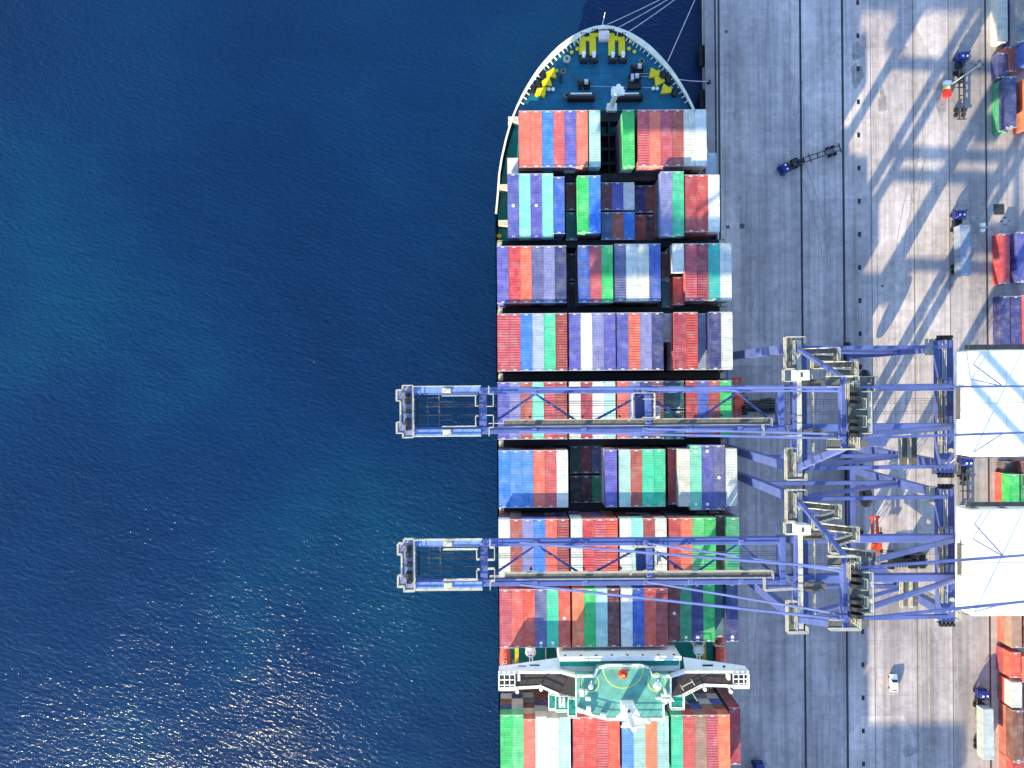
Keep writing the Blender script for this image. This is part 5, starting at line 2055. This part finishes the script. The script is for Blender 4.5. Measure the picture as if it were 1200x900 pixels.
for sx in (-1, 1):
    mb = MB()
    mb.box(x + sx * 0.86 - 0.02, x + sx * 0.86 + 0.02, y - 1.3, y + 0.5, 0.95, 1.0)
    mb.bevbox(x + sx * 0.95 - 0.1, x + sx * 0.95 + 0.1, y + 0.75, y + 0.92, 0.88, 1.02, 0.03)
    mb.build("wing_mirror", M_DARK, car)
    for wy in (-1.3, 1.3):
        mb = MB()
        mb.tube((x + sx * 0.82 - 0.1, y + wy, 0.31), (x + sx * 0.82 + 0.1, y + wy, 0.31), 0.31, 14)
        mb.build("wheel", M_RUBBER, car)

# ------------------------------------------------------------------ reach stackers
def reach_stacker(xc, yc, spread_x, spread_y, label, half_spread=6.1):
    T = thing("reach_stacker", label, "reach stacker", (xc, yc, 0), "reach stackers under the cranes")
    mb = MB()
    mb.bevbox(xc - 3.0, xc + 4.6, yc - 1.3, yc + 1.3, 0.9, 1.9, 0.12)
    mb.bevbox(xc + 3.0, xc + 5.2, yc - 1.9, yc + 1.9, 0.8, 2.6, 0.3)
    mb.bevbox(xc + 0.9, xc + 3.1, yc - 1.85, yc - 0.6, 1.9, 2.5, 0.1)
    mb.bevbox(xc + 0.9, xc + 3.1, yc + 0.6, yc + 1.85, 1.9, 2.5, 0.1)
    for k in range(5):
        mb.box(xc - 2.6 + k * 0.7, xc - 2.2 + k * 0.7, yc - 1.6, yc + 1.6, 1.9, 2.0)
    mb.build("chassis", M_DARK, T)
    mb = MB()
    mb.beam((xc + 3.9, yc, 3.6), (spread_x + 1.2, yc, 5.6), 0.9, 0.9)
    mb.beam((xc + 0.6, yc, 4.2), (spread_x + 0.9, yc, 5.7), 0.66, 0.66)
    mb.box(xc + 3.2, xc + 4.6, yc - 0.8, yc - 0.5, 1.9, 4.0)
    mb.box(xc + 3.2, xc + 4.6, yc + 0.5, yc + 0.8, 1.9, 4.0)
    mb.build("lifting_boom", M_LASH, T)
    mb = MB()
    mb.bevbox(xc - 0.4, xc + 1.1, yc - 0.75, yc + 0.75, 1.95, 3.6, 0.15)
    cb = mb.build("cab", M_DARK, T)
    mb = MB()
    mb.box(xc - 0.43, xc - 0.405, yc - 0.6, yc + 0.6, 2.4, 3.3)
    mb.build("windscreen", M_GLASS, cb)
    for wx, r_, ws in ((xc - 2.7, 0.85, (-1.9, -1.2, 1.2, 1.9)), (xc + 3.7, 0.8, (-1.65, 1.65))):
        for wy in ws:
            mb = MB()
            mb.tube((wx, yc + wy - 0.3, r_), (wx, yc + wy + 0.3, r_), r_, 16)
            mb.build("wheel", M_RUBBER, T)
    mb = MB()
    xs, ys_ = spread_x, spread_y
    for dx in (-0.62, 0.62):
        mb.bevbox(xs + dx - 0.27, xs + dx + 0.27, ys_ - half_spread * 0.62, ys_ + half_spread * 0.62, 4.5, 5.0, 0.05)
        mb.bevbox(xs + dx - 0.2, xs + dx + 0.2, ys_ - half_spread, ys_ + half_spread, 4.4, 4.75, 0.05)
    for sy in (-1, 1):
        mb.bevbox(xs - 1.22, xs + 1.22, ys_ + sy * half_spread - 0.22, ys_ + sy * half_spread + 0.22, 4.35, 4.85, 0.06)
        mb.bevbox(xs - 1.0, xs + 1.0, ys_ + sy * half_spread * 0.3 - 0.2, ys_ + sy * half_spread * 0.3 + 0.2, 4.5, 5.1, 0.06)
    mb.bevbox(xs - 1.0, xs + 1.3, ys_ - 1.5, ys_ + 1.5, 4.95, 5.5, 0.1)
    sp = mb.build("spreader", M_ORANGE, T)
    for sy in (-1, 1):
        mb = MB()
        for sx in (-1, 1):
            mb.disc(xs + sx * 1.1, ys_ + sy * half_spread, 4.1, 4.36, 0.12, 8)
        mb.build("twistlock", M_STEEL, sp)
    mb = MB()
    mb.tube((xs + 1.35, ys_ - half_spread * 0.55, 4.8), (xs + 1.35, ys_ + half_spread * 0.6, 4.8), 0.14, 8)
    mb.bevbox(xs + 0.95, xs + 1.75, ys_ + 1.6, ys_ + 2.4, 4.4, 5.0, 0.06)
    mb.bevbox(xs + 0.95, xs + 1.75, ys_ - 2.6, ys_ - 1.6, 4.4, 5.0, 0.06)
    mb.build("hydraulic_gear", M_DARK, sp)
    return T


reach_stacker(59.8, -5.9, 54.3, -4.4, "dark reach stacker with orange spreader right beside the ship", 5.4)
reach_stacker(95.6, -44.0, 87.2, -38.8, "dark reach stacker with orange spreader in the sun under the lower crane")

# ------------------------------------------------------------------ light poles
def light_pole(px, py, h, label, block):
    x, y = P(px, py)
    T = thing("light_pole", label, "light pole", (x, y, 0), "floodlight poles on the quay")
    if block:
        mb = MB()
        mb.bevbox(x - 0.85, x + 0.85, y - 2.5, y - 0.7, 0, 1.0, 0.1)
        mb.build("red_barrier", M_RED, T)
        mb = MB()
        mb.bevbox(x - 0.85, x + 0.55, y - 0.65, y + 0.1, 0, 1.0, 0.1)
        mb.build("yellow_barrier", paint("pale_yellow_barrier_paint", (238, 228, 130), 0.6), T)
        mb = MB()
        mb.bevbox(x - 0.8, x + 0.9, y + 0.3, y + 1.5, 0, 1.1, 0.2)
        mb.build("foundation", M_WHITE, T)
    else:
        mb = MB()
        mb.disc(x, y - 0.3, 0, 0.7, 0.55, 12)
        mb.bevbox(x - 0.6, x + 0.5, y + 0.4, y + 1.3, 0, 1.0, 0.1)
        mb.build("foundation", M_WHITE, T)
    mb = MB()
    mb.tube((x, y, 0.6), (x, y, h), 0.19, 10, 0.12)
    mb.build("pole", M_LAMP, T)
    mb = MB()
    mb.beam((x - 0.9, y, h), (x + 0.9, y, h), 0.14, 0.14)
    mb.beam((x, y - 0.9, h), (x, y + 0.9, h), 0.14, 0.14)
    mb.build("crossarm", M_LAMP, T)
    for dx, dy in ((-0.85, 0), (0.85, 0), (0, 0.85), (0, -0.85)):
        mb = MB()
        mb.bevbox(x + dx - 0.26, x + dx + 0.26, y + dy - 0.2, y + dy + 0.2, h - 0.1, h + 0.25, 0.05)
        mb.build("lamp_head", M_STEEL, T)


light_pole(1108.5, 103, 12.6, "tall grey floodlight pole rising from a red and yellow base", True)
light_pole(1150, 268.5, 8.4, "shorter grey floodlight pole with a white base beside the red container", False)

# ------------------------------------------------------------------ container yard
YREC = [
    # left px at the ground, north-end py, colours bottom -> top, length, label of each shown box
    (1160.5, -10, ['cream'], 40, ["long cream container at the top right corner of the yard"]),
    (1174.5, -10, ['navy blue', 'silver grey'], 40, ["navy container under a grey one at the top of the yard", "silver grey container stacked at the top of the yard"]),
    (1189, -12, ['dark maroon', 'dark maroon', 'charcoal'], 40, [None, None, "dark container tallest in the top right corner stack"]),
    (1161, 62, ['navy blue'], 20, ["short navy container left of the rusty red one in the yard"]),
    (1170, 55, ['brick red'], 20, ["short rusty brick red container in the yard, askew between blue boxes"]),
    (1181, 47, ['royal blue', 'royal blue'], 20, [None, "short royal blue container beside the rusty red one in the yard"]),
    (1192, 43, ['steel blue', 'light grey'], 20, [None, "short light grey container by the right edge beneath the dark stack"]),
    (1161.8, 90, ['emerald green', 'navy blue'], 40, ["green container with a navy one on top of it in the yard", "navy container standing on a green one in the yard"]),
    (1186, 90, ['navy blue', 'orange'], 40, [None, "bright orange container cut by the right edge in the upper yard"]),
    (1162.5, 274, ['bright red'], 40, ["glossy bright red container in the yard beside the short light pole"]),
    (1183, 272, ['indigo'], 40, ["indigo container to the right of the bright red one in the yard"]),
    (1163.2, 347, ['navy blue'], 40, ["first navy container just above the upper crane's white house"]),
    (1176, 347, ['navy blue'], 40, ["second navy container, beside the pinkish one above the crane house"]),
    (1188.5, 346, ['rose red'], 40, ["faded pinkish red container above the upper crane's white house"]),
    (1168, 541, ['dark maroon'], 20, ["short dark maroon container in the yard gap between the crane houses"]),
    (1181, 541, ['dark maroon', 'maroon'], 20, [None, "short maroon container by the right edge between the crane houses"]),
    (1165.5, 556, ['bright red', 'bright green'], 40, ["red container under a bright green one between the crane houses", "bright green container between the two white crane houses"]),
    (1179.5, 556, ['bright green', 'emerald green'], 40, [None, "emerald green container at the right edge between the crane houses"]),
    (1168, 700, ['maroon', 'tan brown'], 40, [None, "tan brown container just below the lower crane's white house"]),
    (1182, 700, ['maroon', 'maroon'], 40, [None, "dark red container right of a tan one below the lower crane house"]),
    (1167, 765, ['crimson', 'orange red'], 20, ["short crimson container beneath an orange one in the lower yard", "short sunlit orange red container in the lower yard"]),
    (1180.5, 770, ['orange red', 'orange'], 20, [None, "short bright orange container by the right edge in the lower yard"]),
    (1168.5, 800, ['red', 'cream'], 20, ["short red container underneath a cream one in the lower yard", "short cream container lying on a red one in the lower yard"]),
    (1182.5, 803, ['brown'], 20, ["short brown container beside the cream one in the lower yard"]),
    (1170, 833, ['maroon', 'brown'], 40, [None, "rusty brown container beside the long white loaded truck"]),
    (1184, 833, ['charcoal'], 40, ["low dark container at the right edge in the lower yard"]),
    (1170.5, 893, ['orange red', 'red'], 40, [None, "red container entering at the bottom right corner"]),
    (1185, 893, ['pale aqua', 'mint green'], 40, [None, "mint green container entering at the bottom right corner"]),
]
YUNDER = MB()
for (px, py, cols, ln, labs) in YREC:
    for t, (c, lb) in enumerate(zip(cols, labs)):
        xg, yg = P(px, py, 0)
        yg = P(px, py, CH * len(cols))[1]
        z = t * CH
        if lb is None:
            UNDER_i = 0
            YUNDER.slot = t % 4
            YUNDER.box(xg + 0.01, xg + CW - 0.01, yg - LEN[ln] + 0.02, yg - 0.02, z + 0.02, z + CH - 0.02)
            continue
        o = container(xg + CW / 2, yg - LEN[ln] / 2, z, ln, c)
        tag(o, lb, "container", "containers in the yard")
tag(YUNDER.build("yard_container_mass", [CM('brick red'), CM('maroon'), CM('navy blue'), CM('red')]), "lower containers hidden beneath others in the yard", "containers", kind="stuff")
